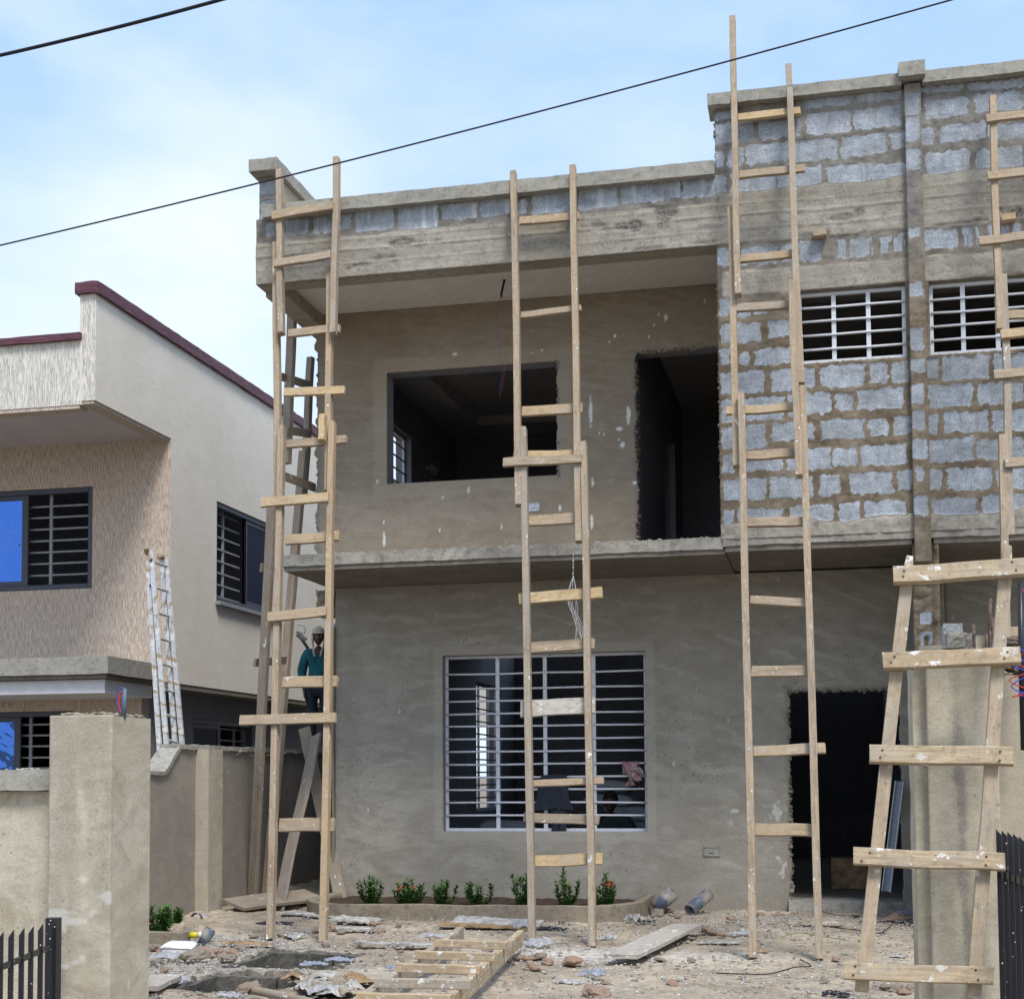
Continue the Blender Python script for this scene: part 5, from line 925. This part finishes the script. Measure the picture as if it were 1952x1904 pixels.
for i, (x, y_, w) in enumerate(((1290, 1170, .5), (1300, 1260, .56), (1420, 1340, .5), (1500, 1370, .42), (1500, 1440, .45), (1330, 1430, .5), (590, 1440, .6))):
    v = onY(gw_(x, y_), 15.55); bm = bmesh.new(); bmesh.ops.create_cube(bm, size=1); bmesh.ops.subdivide_edges(bm, edges=bm.edges[:], cuts=7, use_grid_fill=True)
    for p in bm.verts:
        c = p.co.copy(); r = Vector((c.x*w, c.y*.34, c.z*.15*(1-.75*(abs(c.x)*2)**4)*(1-.5*(abs(c.y)*2)**4))); p.co = r+Vector(noise.noise_vector(r*7+Vector((i, 0, 0))))*.012
    o = smooth(from_bm('cement_sack', bm, M['sack'])); o.location = v; o.rotation_euler = (random.uniform(-.1, .1), random.uniform(-.15, .15), random.uniform(-.25, .25))
    tag(o, ['topmost grey cement sack of the pile behind the crouching man', 'second grey cement sack from the top behind the crouching man', 'grey cement sack beside the head of the crouching man', 'rightmost upper grey cement sack against the window edge', 'rightmost lower grey cement sack against the window edge', 'grey cement sack behind the shoulders of the crouching man', 'lone grey sack in the dark room low in the left half of the grille'][i], 'sack', 'cement sacks in the ground floor room')
tag(boxes('sack_pallet', [((-3.9, 15.2, .096), (-1.2, 16., .16)), ((-2.75, 15.35, .16), (-1.2, 16., .72)), ((-3.75, 15.35, .16), (-2.8, 16., .60))], M['room'], None, .01), 'dark stack of blocks under the sacks inside the room', 'stack')
# ------------------------------------------------------------------ planter with flowering shrubs
pl = empty('planter', (-3.4, 13.5, 0), 'low muddy concrete planter bed with rounded corners under the grilled window', 'planter')
def prof(off):
    pts = []
    for i in range(9): t = pi+pi/2*i/8; pts.append((-4.40+cos(t)*(.60-off), 13.42+sin(t)*(.68-off)))
    for i in range(1, 9): pts.append((-4.4+2.0*i/9, 12.74+off+.06*i/9))
    for i in range(9): t = -pi/2+pi/2*i/8; pts.append((-2.36+cos(t)*(.62-off), 13.52+sin(t)*(.72-off)))
    return pts
bm = bmesh.new(); O = prof(0); I = prof(.09); rows = []
for k_, (pts, z) in enumerate(((O, -.12), (O, .02), (O, .125), (O, .135), (I, .135), (I, .05))):
    rows.append([bm.verts.new(Vector((x, y+(0 if 0 < j < len(pts)-1 else 0), z))+Vector(noise.noise_vector(Vector((x*4, y*4, z*7))))*.012) for j, (x, y) in enumerate([(pts[0][0], YW)]+pts+[(pts[-1][0], YW)])])
for a, b in zip(rows, rows[1:]):
    for j in range(len(a)-1): bm.faces.new((a[j], a[j+1], b[j+1], b[j]))
bmesh.ops.subdivide_edges(bm, edges=bm.edges[:], cuts=1)
for v in bm.verts: v.co += Vector(noise.noise_vector(v.co*16))*.006
bmesh.ops.recalc_face_normals(bm, faces=bm.faces); smooth(from_bm('kerb', bm, M['curb'], pl))
bm = bmesh.new(); bmesh.ops.create_grid(bm, x_segments=90, y_segments=40, size=1)
for v in bm.verts: x, y = -3.38+v.co.x*1.6, 13.52+v.co.y*.72; v.co = (x, y, .085+noise.noise(Vector((x*5, y*5, 0)))*.018+noise.noise(Vector((x*22, y*22, 0)))*.015)
def inside(x, y): 
    if y > 13.45: return -4.98 < x < -1.77
    return y > 12.79 and ((x > -4.4 or ((x+4.4)/.56)**2+((y-13.42)/.64)**2 < 1) and (x < -2.36 or ((x+2.36)/.58)**2+((y-13.52)/.68)**2 < 1))
bmesh.ops.delete(bm, geom=[v for v in bm.verts if not inside(v.co.x, v.co.y)], context='VERTS'); smooth(from_bm('soil', bm, M['soil'], pl))
def shrub(label, c, h, w, nstem, flowers, seed):
    random.seed(seed); e = empty('ixora_shrub', c, label, 'shrub', 'small ixora shrubs planted in the yard'); L1 = bmesh.new(); S1 = bmesh.new(); F1 = bmesh.new()
    tips = []
    for i in range(int(nstem*1.7)):
        a = random.uniform(0, 2*pi); r = w*.5*sqrt(random.random()); hh = h*random.uniform(.55, 1.)*(1-.35*(r/w*2)**2); top = Vector((cos(a)*r, sin(a)*r*.8, hh)); base = Vector((cos(a)*r*.25, sin(a)*r*.25, -.03)); mid = base.lerp(top, .5)+Vector((cos(a)*r*.2, sin(a)*r*.2, 0))
        tube(S1, [base, mid, top], .004, 5, True, .002); tips.append(top)
        for j in range(int(20+hh*120)):
            u = random.uniform(.12, 1.0); p = base.lerp(mid, u*2) if u < .5 else mid.lerp(top, u*2-1); b = random.uniform(0, 2*pi); up = random.uniform(.1, 1.1); d = Vector((cos(b), sin(b), up)).normalized(); ln = random.uniform(.038, .068)*(1.1-.3*u); wd = ln*.36
            s = d.cross(Vector((0, 0, 1))).normalized(); n = s.cross(d); q = [L1.verts.new(p+x) for x in (d*.002, d*ln*.35+s*wd*.5+n*.003, d*ln*.75+s*wd*.42, d*ln, d*ln*.75-s*wd*.42, d*ln*.35-s*wd*.5+n*.003)]
            L1.faces.new(q)
    f = from_bm('foliage', L1, M['leaf']); f.parent = e; f = from_bm('stem', S1, M['stem']); f.parent = e
    for k in range(flowers):
        t = tips[k % len(tips)]+Vector((random.uniform(-.03, .03), -abs(random.uniform(0, .04)), random.uniform(.0, .03))); F1 = bmesh.new()
        for j in range(22):
            d = Vector((random.gauss(0, 1), random.gauss(0, 1), random.gauss(.5, .8))).normalized(); p = t+d*random.uniform(.012, .032); s = d.cross(Vector((.3, .2, 1))).normalized()*.007; n = s.cross(d)
            F1.faces.new([F1.verts.new(p+x) for x in (s, n, -s, -n)])
        f = from_bm('flower', F1, M['petal']); f.parent = e
    return e
zs = S(900, 2480, 3.253)
for i, (px, py, h, w, ns, fl, lb) in enumerate(((712, 1722, .30, .36, 9, 0, 'green shrub without flowers at the left end of the planter'), (780, 1722, .27, .38, 13, 4, 'bushy shrub with a red flower cluster on top, second from the left in the planter'), (845, 1722, .27, .36, 8, 0, 'pointed green shrub third from the left in the planter'),
        (918, 1721, .32, .38, 7, 0, 'tall thin shrub fourth from the left in the planter'), (996, 1720, .40, .28, 7, 0, 'tallest upright shrub behind the left rail of the middle ladder'), (1078, 1719, .38, .26, 7, 2, 'shrub with orange red flowers between the rails of the middle ladder'), (1150, 1719, .33, .30, 9, 4, 'red flowered shrub at the right end of the planter by the ladder foot'))):
    v = onY((px, py), 13.3); shrub(lb, (v.x, 13.3, .08), h, w, ns, fl, 50+i)
v = onZ((305, 1782), .0); shrub('leafy green shrub at the foot of the left gate pillar beside the side wall', (v.x-.02, v.y, .0), .30, .26, 12, 0, 70); v = onZ((328, 1768), 0); shrub('smaller green shrub in the corner of the side wall, right of another', (v.x-.0, v.y, .0), .24, .22, 9, 0, 71)
v = onZ((318, 1792), 0); tag(rbox('kerb_stone', (v.x-.6, v.y-.28, -.02), (v.x+.28, v.y-.16, .09), M['curb'], None, .05, .012), 'short muddy kerb by the two shrubs beside the left pillar', 'kerb')
random.seed(5); bm = bmesh.new()
for i in range(9):
    c = onY((150+i*12, 1915), 6.4); c.z -= .08; d = Vector((random.uniform(-.06, .10), random.uniform(-.04, .04), random.uniform(.08, .16))); s = Vector((.0035, 0, 0)); p = [c, c+d*.5, c+d+Vector((d.x*.6, 0, -.02))]
    bm.faces.new([bm.verts.new(x) for x in (p[0]-s, p[0]+s, p[1]+s, p[1]-s)]); bm.faces.new([bm.verts.new(x) for x in (p[1]-s, p[1]+s, p[2])])
tag(from_bm('grass_tuft', bm, M['grassleaf']), 'few green grass blades at the bottom by the left pillar', 'grass')
# ------------------------------------------------------------------ litter and rubble of the yard
def crumple(name, label, cat, c, a, b, h, mat, seed, n=22, rz=0., group=None, tilt=0., lumps=4.):
    bm = bmesh.new(); bmesh.ops.create_grid(bm, x_segments=n, y_segments=n, size=.5)
    for v in bm.verts:
        x, y = v.co.x, v.co.y; r = math.hypot(x, y); ang = math.atan2(y, x); k = 1-.35*abs(noise.noise(Vector((cos(ang)*1.6+seed, sin(ang)*1.6, 0))))-.2*max(0, r-.5)
        q = Vector((x*lumps+seed, y*lumps, seed*.3)); z = (noise.noise(q*.6)+.5)*.55+abs(noise.noise(q*1.4))*.55+abs(noise.noise(q*3))*.22
        v.co = Vector((x*a*k, y*b*k, z*h*(1.15-min(1, (r*1.6)**3)*.8)))+Vector(noise.noise_vector(q*1.7))*min(a, b)*.05
    o = from_bm(name, bm, M[mat]); o.location = c; o.rotation_euler = (tilt, 0, rz); s_ = o.modifiers.new('Solidify', 'SOLIDIFY'); s_.thickness = .0025; return tag(o, label, cat, group)
zk = S(430, 2400, 3.425); zw = zg2
def G(p, z=.0): v = onZ(p, 0); return Vector((v.x, v.y, z))
LIT = [('plastic_bag', 'large torn beige plastic bag by the small shrub at the side wall', 'bag', zk(395, 880), .34, .30, .13, 'paper', 1), ('plastic_bag', 'bluish clear plastic bag at the foot of the wall pier', 'bag', zk(485, 745), .24, .16, .08, 'film_blue', 2), ('cardboard', 'crumpled brown wrapper at the foot of the wall pier', 'wrapper', zk(625, 745), .26, .18, .06, 'card', 3),
 ('plastic_bag', 'pale crumpled bag lying behind the foam box', 'bag', zk(410, 915), .22, .2, .1, 'paper', 4), ('plastic_bag', 'thin grey plastic film in front of the foam box', 'bag', zk(230, 1130), .46, .24, .07, 'film', 5), ('plastic_bag', 'crumpled clear bag near the lower left by the pillar', 'bag', zk(240, 1370), .24, .2, .08, 'film', 6),
 ('cardboard', 'curled strip of brown cardboard left of the corner ladder feet', 'cardboard', zk(945, 995), .56, .14, .05, 'card', 7), ('plastic_bag', 'silvery sachet between the corner ladder feet', 'sachet', zk(1420, 925), .22, .2, .06, 'film', 8), ('plastic_bag', 'clear plastic piece on the rim of the far pit', 'bag', zk(1840, 1150), .26, .14, .05, 'film_blue', 9),
 ('plastic_bag', 'bluish plastic piece hanging into the far pit', 'bag', zk(1595, 1195), .24, .12, .05, 'film_blue', 10), ('plastic_bag', 'clear bubble sheet right of the corner ladder', 'bag', zs(1105, 615), .34, .2, .05, 'film', 11), ('cloth', 'dark brown rag lying left of the corner ladder feet', 'cloth', zk(1210, 790), .42, .1, .03, 'blackbag', 12),
 ('plastic_bag', 'blue and white sachet beside the lying ladder', 'sachet', zs(722, 905), .1, .1, .05, 'film_blue', 13), ('plastic_bag', 'crumpled clear bag at the left foot of the middle ladder', 'bag', zc(930, 960), .36, .26, .12, 'film', 14), ('plastic_bag', 'pale film standing behind the foot of the middle ladder', 'bag', zc(830, 850), .22, .2, .14, 'film', 15),
 ('cloth', 'black torn cloth behind the middle ladder foot', 'cloth', zc(1010, 850), .40, .16, .05, 'blackbag', 16), ('plastic_bag', 'small clear bag between ladder and whitewashed board', 'bag', zc(1425, 915), .17, .14, .06, 'film', 17), ('plastic_bag', 'crumpled bluish bag in front of the whitewashed board', 'bag', zc(1315, 1160), .22, .2, .07, 'film_blue', 18), ('paper', 'flat grey sachet on the dirt in the lower middle', 'paper', zc(1165, 1212), .24, .2, .012, 'sheet', 19),
 ('plastic_bag', 'white frayed string bag by the grey pipes', 'bag', zc(1605, 790), .14, .2, .12, 'sheet', 20), ('cloth', 'black scrap beside the short grey pipe', 'cloth', zc(1690, 800), .20, .1, .05, 'blackbag', 21), ('plastic_bag', 'broad translucent sheet on the doorway threshold', 'bag', zr(790, 1385), .42, .22, .06, 'film', 22), ('paper', 'large pale paper sheet lying in front of the doorway', 'paper', zr(740, 1480), .62, .20, .05, 'paper', 23),
 ('plastic_bag', 'purple plastic scrap by the foot of the party wall', 'bag', zr(1225, 1425), .22, .12, .05, 'film_blue', 24), ('plastic_bag', 'clear bag lying right of the whitewashed board', 'bag', zr(325, 1540), .3, .14, .05, 'film', 25), ('paper', 'torn white paper near the foot of the tallest ladder', 'paper', zr(190, 1590), .42, .1, .02, 'sheet', 26), ('plastic_bag', 'black plastic scrap at the bottom edge near the big ladder', 'bag', zr(850, 1885), .2, .1, .05, 'blackbag', 27),
 ('paper', 'small white scrap beside the right foot of the tallest ladder', 'paper', zr(1200, 1665), .14, .08, .02, 'sheet', 28), ('paper', 'brown paper scrap between the feet of the tallest ladder', 'paper', zr(430, 1635), .14, .08, .03, 'card', 29), ('plastic_bag', 'clear plastic cup lid at the bottom left near the pole', 'lid', zk(780, 1500), .2, .12, .05, 'film', 30)]
for i, (nm, lb, ct, p, a, b, h, mt, sd) in enumerate(LIT): crumple(nm, lb, ct, G(p, .0), a*.85, b*.85, h*.72, mt, sd*3.1, 34, sd*1.3 if a/b < 1.5 else random.uniform(-.2, .2))
# rubbish heap of cement-bag paper left of the lying ladder
HP = [(650, 1790, 'card'), (700, 1830, 'paper'), (760, 1800, 'sheet'), (830, 1790, 'paper'), (880, 1770, 'film'), (940, 1780, 'sheet'), (1010, 1790, 'paper'), (1070, 1800, 'card'), (1150, 1790, 'card'), (1190, 1820, 'card'), (720, 1870, 'sheet'), (800, 1870, 'paper'), (880, 1840, 'sheet'), (945, 1850, 'blackbag'), (1020, 1850, 'paper'), (1090, 1860, 'sheet'), (860, 1890, 'film'), (980, 1895, 'sheet'), (1060, 1890, 'paper')]
random.seed(12)
for i, (x, y, mt) in enumerate(HP): crumple('cement_bag_paper', 'black plastic bag in the heap of torn paper at the bottom' if mt == 'blackbag' else {'card': 'brown torn cement bag paper in the rubbish heap left of the lying ladder', 'paper': 'beige crumpled paper in the rubbish heap left of the lying ladder', 'sheet': 'grey white crumpled sheet in the rubbish heap left of the lying ladder', 'film': 'clear plastic film in the rubbish heap left of the lying ladder'}[mt], 'bag' if mt == 'blackbag' else 'waste paper', G(zw(x, y), .03), random.uniform(.16, .26), random.uniform(.14, .22), random.uniform(.05, .08), mt, 90+i, 28, i*1.1, None if mt == 'blackbag' else {'card': 'brown paper scraps of the rubbish heap', 'paper': 'beige paper scraps of the rubbish heap', 'sheet': 'grey sheets of the rubbish heap', 'film': 'plastic films of the rubbish heap'}[mt], random.uniform(-.3, .3), 3)
# white boards at the planter foot
random.seed(8)
for i, (p, a, b, rz, tl, lb) in enumerate(((zs(200, 430), .55, .30, -.25, .12, 'broken white corrugated ceiling board at the left corner of the planter'), (zs(370, 480), .45, .26, -.15, .05, 'second piece of white ceiling board right of the broken one at the planter corner'), (zs(1680, 500), .80, .20, -.05, .2, 'long white ceiling board strip leaning on the planter kerb'), (zs(1560, 540), .8, .18, .0, .02, 'brown flattened carton in front of the planter, beyond the lying ladder'), (zg2(640, 1148), .34, .14, .05, .05, 'small white board scrap between the ladder feet and the planter'), (zs(360, 565), .30, .12, .1, .03, 'white chip of board right of the corner ladder'), (zs(925, 712), .30, .1, 0, .02, 'flat grey board scrap on the dirt beyond the lying ladder'), (zs(535, 700), .28, .09, 0, .02, 'flat pale scrap near the far pit'))):
    v = G(p); bm = bmesh.new(); rough_box(bm, (-a/2, -b/2, 0), (a/2, b/2, .012), .025, .008, 9, i)
    for q in bm.verts: q.co.x += noise.noise(Vector((q.co.y*20, i, 0)))*.03; q.co.y += noise.noise(Vector((q.co.x*12, i, 4)))*.03; q.co.z += sin(q.co.x*90)*.003 if i < 2 else 0
    o = from_bm('board_piece', bm, M['card' if i == 3 else 'sheet']); o.location = (v.x, v.y, .02); o.rotation_euler = (tl, .03, rz); tag(o, lb, 'board')
# pipes
def pipe(name, label, a, b, r, th=.006, mat='pvc'):
    bm = bmesh.new(); d = (b-a).normalized(); s = d.cross(Vector((0, 0, 1))).normalized(); u = s.cross(d); n = 24; R_ = []
    for p, rr in ((a, r), (b, r), (b, r-th), (a, r-th)): R_.append([bm.verts.new(p+(s*cos(2*pi*j/n)+u*sin(2*pi*j/n))*rr) for j in range(n)])
    for i in range(4):
        A, B = R_[i], R_[(i+1) % 4]
        for j in range(n): bm.faces.new((A[j], A[(j+1) % n], B[(j+1) % n], B[j]))
    o = smooth(from_bm(name, bm, M[mat])); return tag(o, label, 'pipe')
a = G(zc(1745, 735), .05); b = onY(zc(1880, 590), 13.75); pipe('plastic_pipe', 'mud streaked grey pipe end sticking out of the ground left of its twin', a, b, .07)
a = G(zr(30, 1425), .03); b = onY(zr(135, 1315), a.y+.22); pipe('plastic_pipe', 'dark grey pipe end sticking up near the doorway', a, b, .06)
y0_ = G(zk(515, 985)).y; a = onY(zk(500, 1000), y0_); b = onY(zk(583, 842), y0_+.02); pipe('plastic_pipe', 'short grey pipe end standing beside the foam box', a, b, .044); a = G(zk(430, 790), .05); b = onY(zk(455, 745), a.y+.1); pipe('plastic_pipe', 'muddy pipe stub by the wall behind the beige bag', a, b, .05)
# foam food box
v = G(zk(280, 1092)); fb = empty('foam_box', (v.x, v.y, .04), 'white foam food box lying among rubble by the left pillar', 'box')
def taper(name, s0, s1, z0, z1, parent):
    bm = bmesh.new(); A = [bm.verts.new((x*s0[0]/2, y*s0[1]/2, z0)) for x, y in ((-1, -1), (1, -1), (1, 1), (-1, 1))]; B = [bm.verts.new((x*s1[0]/2, y*s1[1]/2, z1)) for x, y in ((-1, -1), (1, -1), (1, 1), (-1, 1))]
    bm.faces.new(A[::-1]); bm.faces.new(B)
    for i in range(4): bm.faces.new((A[i], A[(i+1) % 4], B[(i+1) % 4], B[i]))
    bmesh.ops.bevel(bm, geom=bm.edges[:], offset=.012, segments=3, affect='EDGES'); o = smooth(from_bm(name, bm, M['foam'])); o.parent = parent; return o
taper('tray', (.20, .17), (.25, .21), -.03, .012, fb); taper('lid', (.26, .22), (.19, .15), .013, .05, fb); fb.rotation_euler = (.08, .03, .15)
# sealant tube
a = G(zk(245, 985), .06); b = G(zk(495, 985), .07); tb = empty('sealant_tube', (a+b)/2, 'silicone cartridge with green and yellow label on the dirt by the foam box', 'tube')
for nm, u0, u1, mt in (('cartridge', 0, .30, 'whiteplastic'), ('label', .30, .50, 'green_label'), ('label', .50, .88, 'yellow_label'), ('cartridge_end', .88, 1, 'whiteplastic')): o = tubes(nm, [[a.lerp(b, u0), a.lerp(b, u1)]], .025, M[mt], None, 18); o.parent = tb; o.location = -tb.location
tubes('nozzle', [[a, a-(b-a).normalized()*.06]], .006, M['whiteplastic'], tb, 8)
for t_, c0, mt in (('300', .40, 'whiteplastic'), ):
    pass
# rubble stones, individual
def stone_mesh(seed):
    bm = bmesh.new(); bmesh.ops.create_icosphere(bm, subdivisions=3, radius=1)
    for v in bm.verts:
        d = v.co.copy(); v.co = Vector((d.x*1.2, d.y, d.z*.6))*(1+.45*noise.noise(d*1.1+Vector((seed, 0, 0)))+.22*noise.noise(d*3+Vector((seed, 3, 0)))); v.co.z = max(v.co.z, -.3)
    me = bpy.data.meshes.new('rubble_stone'); bm.to_mesh(me); bm.free(); me.materials.append(M['stone']); return me
SM = [stone_mesh(i*7.3) for i in range(6)]; random.seed(33)
def stone(p, s, label='loose brown rubble stone lying on the dirt yard', group='loose rubble stones on the dirt yard'):
    o = bpy.data.objects.new('rubble_stone', random.choice(SM)); col.objects.link(o); v = G(p); o.location = (v.x, v.y, s*.15); o.scale = (s, s*random.uniform(.7, 1), s*random.uniform(.7, 1.1)); o.rotation_euler = (random.uniform(-.3, .3), random.uniform(-.3, .3), random.uniform(0, 6)); return tag(o, label, 'stone', group)
stone(zc(1175, 1085), .085, 'large yellowish clay lump in the white powder in front of the middle ladder', None); stone(zs(575, 572), .06, 'flat reddish brick chip right of the corner ladder', None); stone(zr(145, 1535), .075, 'grey concrete lump near the left foot of the tallest ladder', None); stone(zk(415, 1140), .10, 'grey concrete lump in front of the foam box', None); stone(zk(950, 1440), .07, 'pale stone on the rim of the near pit', None); stone(zc(1345, 1310), .075, 'grey stone at the bottom edge right of the lying ladder', None); stone(zr(1190, 1460), .09, 'dark stone at the foot of the party wall', None); stone(zk(1430, 515), .16, 'big grey block lump in the shaded gap beside the house', None); stone(zr(215, 1550), .03, 'small black chunk beside the grey concrete lump', None).data = SM[2]
for x, y, s in [(800, 1050, .06), (870, 1060, .05), (940, 1045, .07), (1000, 1075, .05), (890, 1100, .04), (920, 1130, .05), (740, 1080, .05), (600, 1000, .04), (1540, 770, .05), (1640, 740, .06), (1770, 740, .09), (1850, 730, .07), (1900, 760, .06), (1780, 1065, .05), (1690, 1030, .06), (1340, 1200, .045), (1400, 1230, .04), (1870, 1230, .05), (1100, 800, .05), (1160, 790, .04)]: stone(zc(x, y), s*.8, 'loose brown clod or stone on the powdery ground about the foot of the middle ladder', 'loose stones around the middle ladder foot')
for x, y, s in [(820, 1280, .06), (970, 1270, .06), (560, 1340, .05), (1030, 1300, .04), (1150, 1215, .04), (1320, 1225, .05), (1550, 1245, .045), (890, 1410, .04), (640, 1080, .09), (580, 1100, .07), (760, 1030, .08), (240, 1345, .05), (110, 1440, .05), (500, 1330, .05), (1250, 1430, .02), (700, 1100, .06), (820, 1010, .07), (940, 1020, .08), (1860, 1360, .035), (1570, 1480, .03)]: stone(zg2(x, y), s*.85, 'loose stone or brick chip on the ground around the left corner ladder and planter', 'loose stones around the left corner ladder')
for x, y, s in [(540, 1090, .10), (640, 1080, .08), (740, 1140, .09), (350, 1125, .07), (110, 1060, .06), (60, 1040, .07), (480, 1280, .05), (800, 1080, .06), (1120, 780, .04), (1600, 620, .09), (1420, 660, .08), (1330, 660, .07), (1700, 560, .08), (60, 1180, .05), (130, 1250, .05), (870, 1035, .05)]: stone(zk(x, y), s*.75, 'loose stone among grey gravel between left pillar, side wall and pits', 'loose stones at the left side of the yard')
for x, y, s in [(260, 1460, .05), (390, 1440, .07), (430, 1430, .05), (520, 1430, .04), (620, 1425, .05), (1180, 1330, .08), (1240, 1360, .07), (1150, 1380, .05), (785, 1800, .035), (1130, 1845, .05), (1180, 1850, .06), (1230, 1870, .05), (1260, 1850, .05), (850, 1685, .04), (960, 1440, .05), (1010, 1470, .05), (40, 1690, .04), (30, 1570, .05)]: stone(zr(x, y), s*.8, 'loose stone on the ground between the doorway step and the big right ladder', 'loose stones in front of the doorway')
# fine gravel and white chips: nobody could count them
def chips(name, label, n, mat, smin, smax, seed, dens):
    rs = np.random.RandomState(seed); pts = []
    while len(pts) < n:
        x, y = rs.uniform(-5.9, 1.6), 7.7+rs.rand()**1.3*6.6
        if rs.rand() < dens(x, y) and not any(p[0]-.05 < x < p[1]+.05 and p[2]-.05 < y < p[3]+.05 for p in PITS): pts.append((x, y))
    base = np.array([(-1, -.8, -.3), (1, -.9, -.3), (.8, 1, -.3), (-1, .8, -.3), (-.5, -.4, .6), (.5, -.5, .5), (.4, .5, .7), (-.6, .4, .5)]); fc = np.array([(0, 3, 2, 1), (4, 5, 6, 7), (0, 1, 5, 4), (1, 2, 6, 5), (2, 3, 7, 6), (3, 0, 4, 7)]); co = []; F = []
    for i, (x, y) in enumerate(pts):
        s = smin+(smax-smin)*rs.rand()**3; a = rs.uniform(0, 6.3); b = (base+rs.uniform(-.3, .3, (8, 3)))*[s, s*.8, s*.6]; c = b.copy(); c[:, 0] = b[:, 0]*cos(a)-b[:, 1]*sin(a)+x; c[:, 1] = b[:, 0]*sin(a)+b[:, 1]*cos(a)+y; c[:, 2] += .004; co.append(c); F.append(fc+i*8)
    o = link(name, np_mesh(name, np.concatenate(co), np.concatenate(F), None, False), M[mat]); return tag(o, label, 'gravel', None, 'stuff')
def dz(x, y): return .28+.7*math.exp(-((x+4.6)/1.0)**2-((y-9.6)/1.6)**2)+.5*math.exp(-((y-13.)/.6)**2)+.5*math.exp(-((x+1.)/.9)**2-((y-12.6)/.9)**2)
M['gravel'] = (lambda t: t.fin(t.mix(t.ramp(t.noise(26, None, 3), (.35, 0), (.65, 1)), (.16, .145, .125), (.42, .40, .37)), .95))(T('gravel')); M['chip'] = plain('plaster_chip', (.70, .69, .66), .9)
chips('gravel', 'loose grey gravel and grit strewn over the dirt yard', 15000, 'gravel', .003, .020, 1, dz); chips('plaster_chips', 'white plaster crumbs scattered over the dirt yard', 1500, 'chip', .003, .013, 2, lambda x, y: .25+.75*math.exp(-((x+1.9)/1.2)**2-((y-10.4)/1.1)**2))
# wires and twigs on the ground, channel leaning in the doorway corner
for lb, pts, r, mt in (('thin dark wire curling over the dirt right of the tallest ladder foot', [(180, 1768), (330, 1778), (480, 1772), (620, 1740), (710, 1728), (650, 1695)], .004, 'cable'), ('green wire lying on the dirt in front of the doorway', [(540, 1565), (640, 1545), (760, 1560), (880, 1580), (905, 1575)], .0035, 'grassleaf'), ('black wire near the party wall foot', [(830, 1510), (980, 1530), (1100, 1540), (1165, 1480), (1000, 1490)], .004, 'cable'), ('thin wire by the threshold', [(590, 1370), (700, 1400), (860, 1440), (1080, 1450)], .0035, 'cable')):
    o = tubes('loose_wire', [[G(zr(*p), .012+.006*(i % 2)) for i, p in enumerate(pts)]], r, M[mt], None, 6); tag(o, lb, 'wire')
p0 = G(zr(1135, 1290), .1); q = S(1950, 1878, 1.967); a = onY(q(1135, 1300), 13.95); b = onY(q(1210, 685), 14.1)
mc = empty('metal_channel', (a.x, a.y, 0), 'grey metal channel leaning in the corner between doorway and party wall', 'metal channel')
board('web', mc, a, b, .075, .006, M['board_grey'], (-.3, -1, 0), 6, .0); dd = (b-a).normalized(); sd = dd.cross(Vector((-.3, -1, 0))).normalized()
for s in (-1, 1): board('flange', mc, a+sd*s*.038+Vector((-.005, -.02, 0)), b+sd*s*.038+Vector((-.005, -.02, 0)), .006, .035, M['steel_old'], (-.3, -1, 0), 6, 0)
# inside the doorway: stacked boxes on the hall floor
tag(rbox('carton', (-.05, 15.6, .10), (.32, 15.9, .42), M['card'], None, .06, .008), 'brown carton on the floor of the dark hall', 'carton')
# grey steel hanger with hose held up beside the man in the knitted hat
h0 = onY(zg1(535, 490), 16.2); h1 = onY(zg1(620, 675), 16.3)
hs = tubes('hose', [[h1, onY(zg1(590, 630), 16.25), onY(zg1(560, 590), 16.22), onY(zg1(530, 565), 16.2)], [onY(zg1(535, 545), 16.2), onY(zg1(575, 580), 16.2), onY(zg1(605, 605), 16.2)]], .02, M['pvc'], None, 8); tag(hs, 'bundle of grey hoses hanging behind the gap ladder beside the man in the knitted hat', 'hose')
o = tubes('hook', [[onY(zg1(535, 492), 16.2), onY(zg1(575, 495), 16.2), onY(zg1(597, 525), 16.2), onY(zg1(590, 555), 16.2), onY(zg1(565, 550), 16.2)]], .008, M['galv'], hs, 8)

# block linings of the two pits
for i, p in enumerate(PITS):
    e = empty('pit_lining', ((p[0]+p[1])/2, (p[2]+p[3])/2, -.5), ('rough block lining of the farther open pit, by the corner ladder feet', 'rough block lining of the nearer open pit, beside the rubbish heap')[i], 'pit'); xm = p[0]+(p[1]-p[0])*.68
    rbox('lining_wall', (p[0]-.02, p[3]-.035, -.55), (xm-.008, p[3]+.05, -.012), M['pitwall'], e, .03, .012, i, 8); rbox('lining_wall', (xm+.008, p[3]-.05, -.55), (p[1]+.02, p[3]+.05, -.018), M['pitwall'], e, .03, .012, i+5, 8)
    rbox('lining_wall', (p[0]-.05, p[2], -.55), (p[0]+.03, p[3]-.04, -.014), M['pitwall'], e, .03, .010, i+9, 8); rbox('lining_wall', (p[1]-.03, p[2], -.55), (p[1]+.05, p[3]-.055, -.014), M['pitwall'], e, .03, .010, i+12, 8)
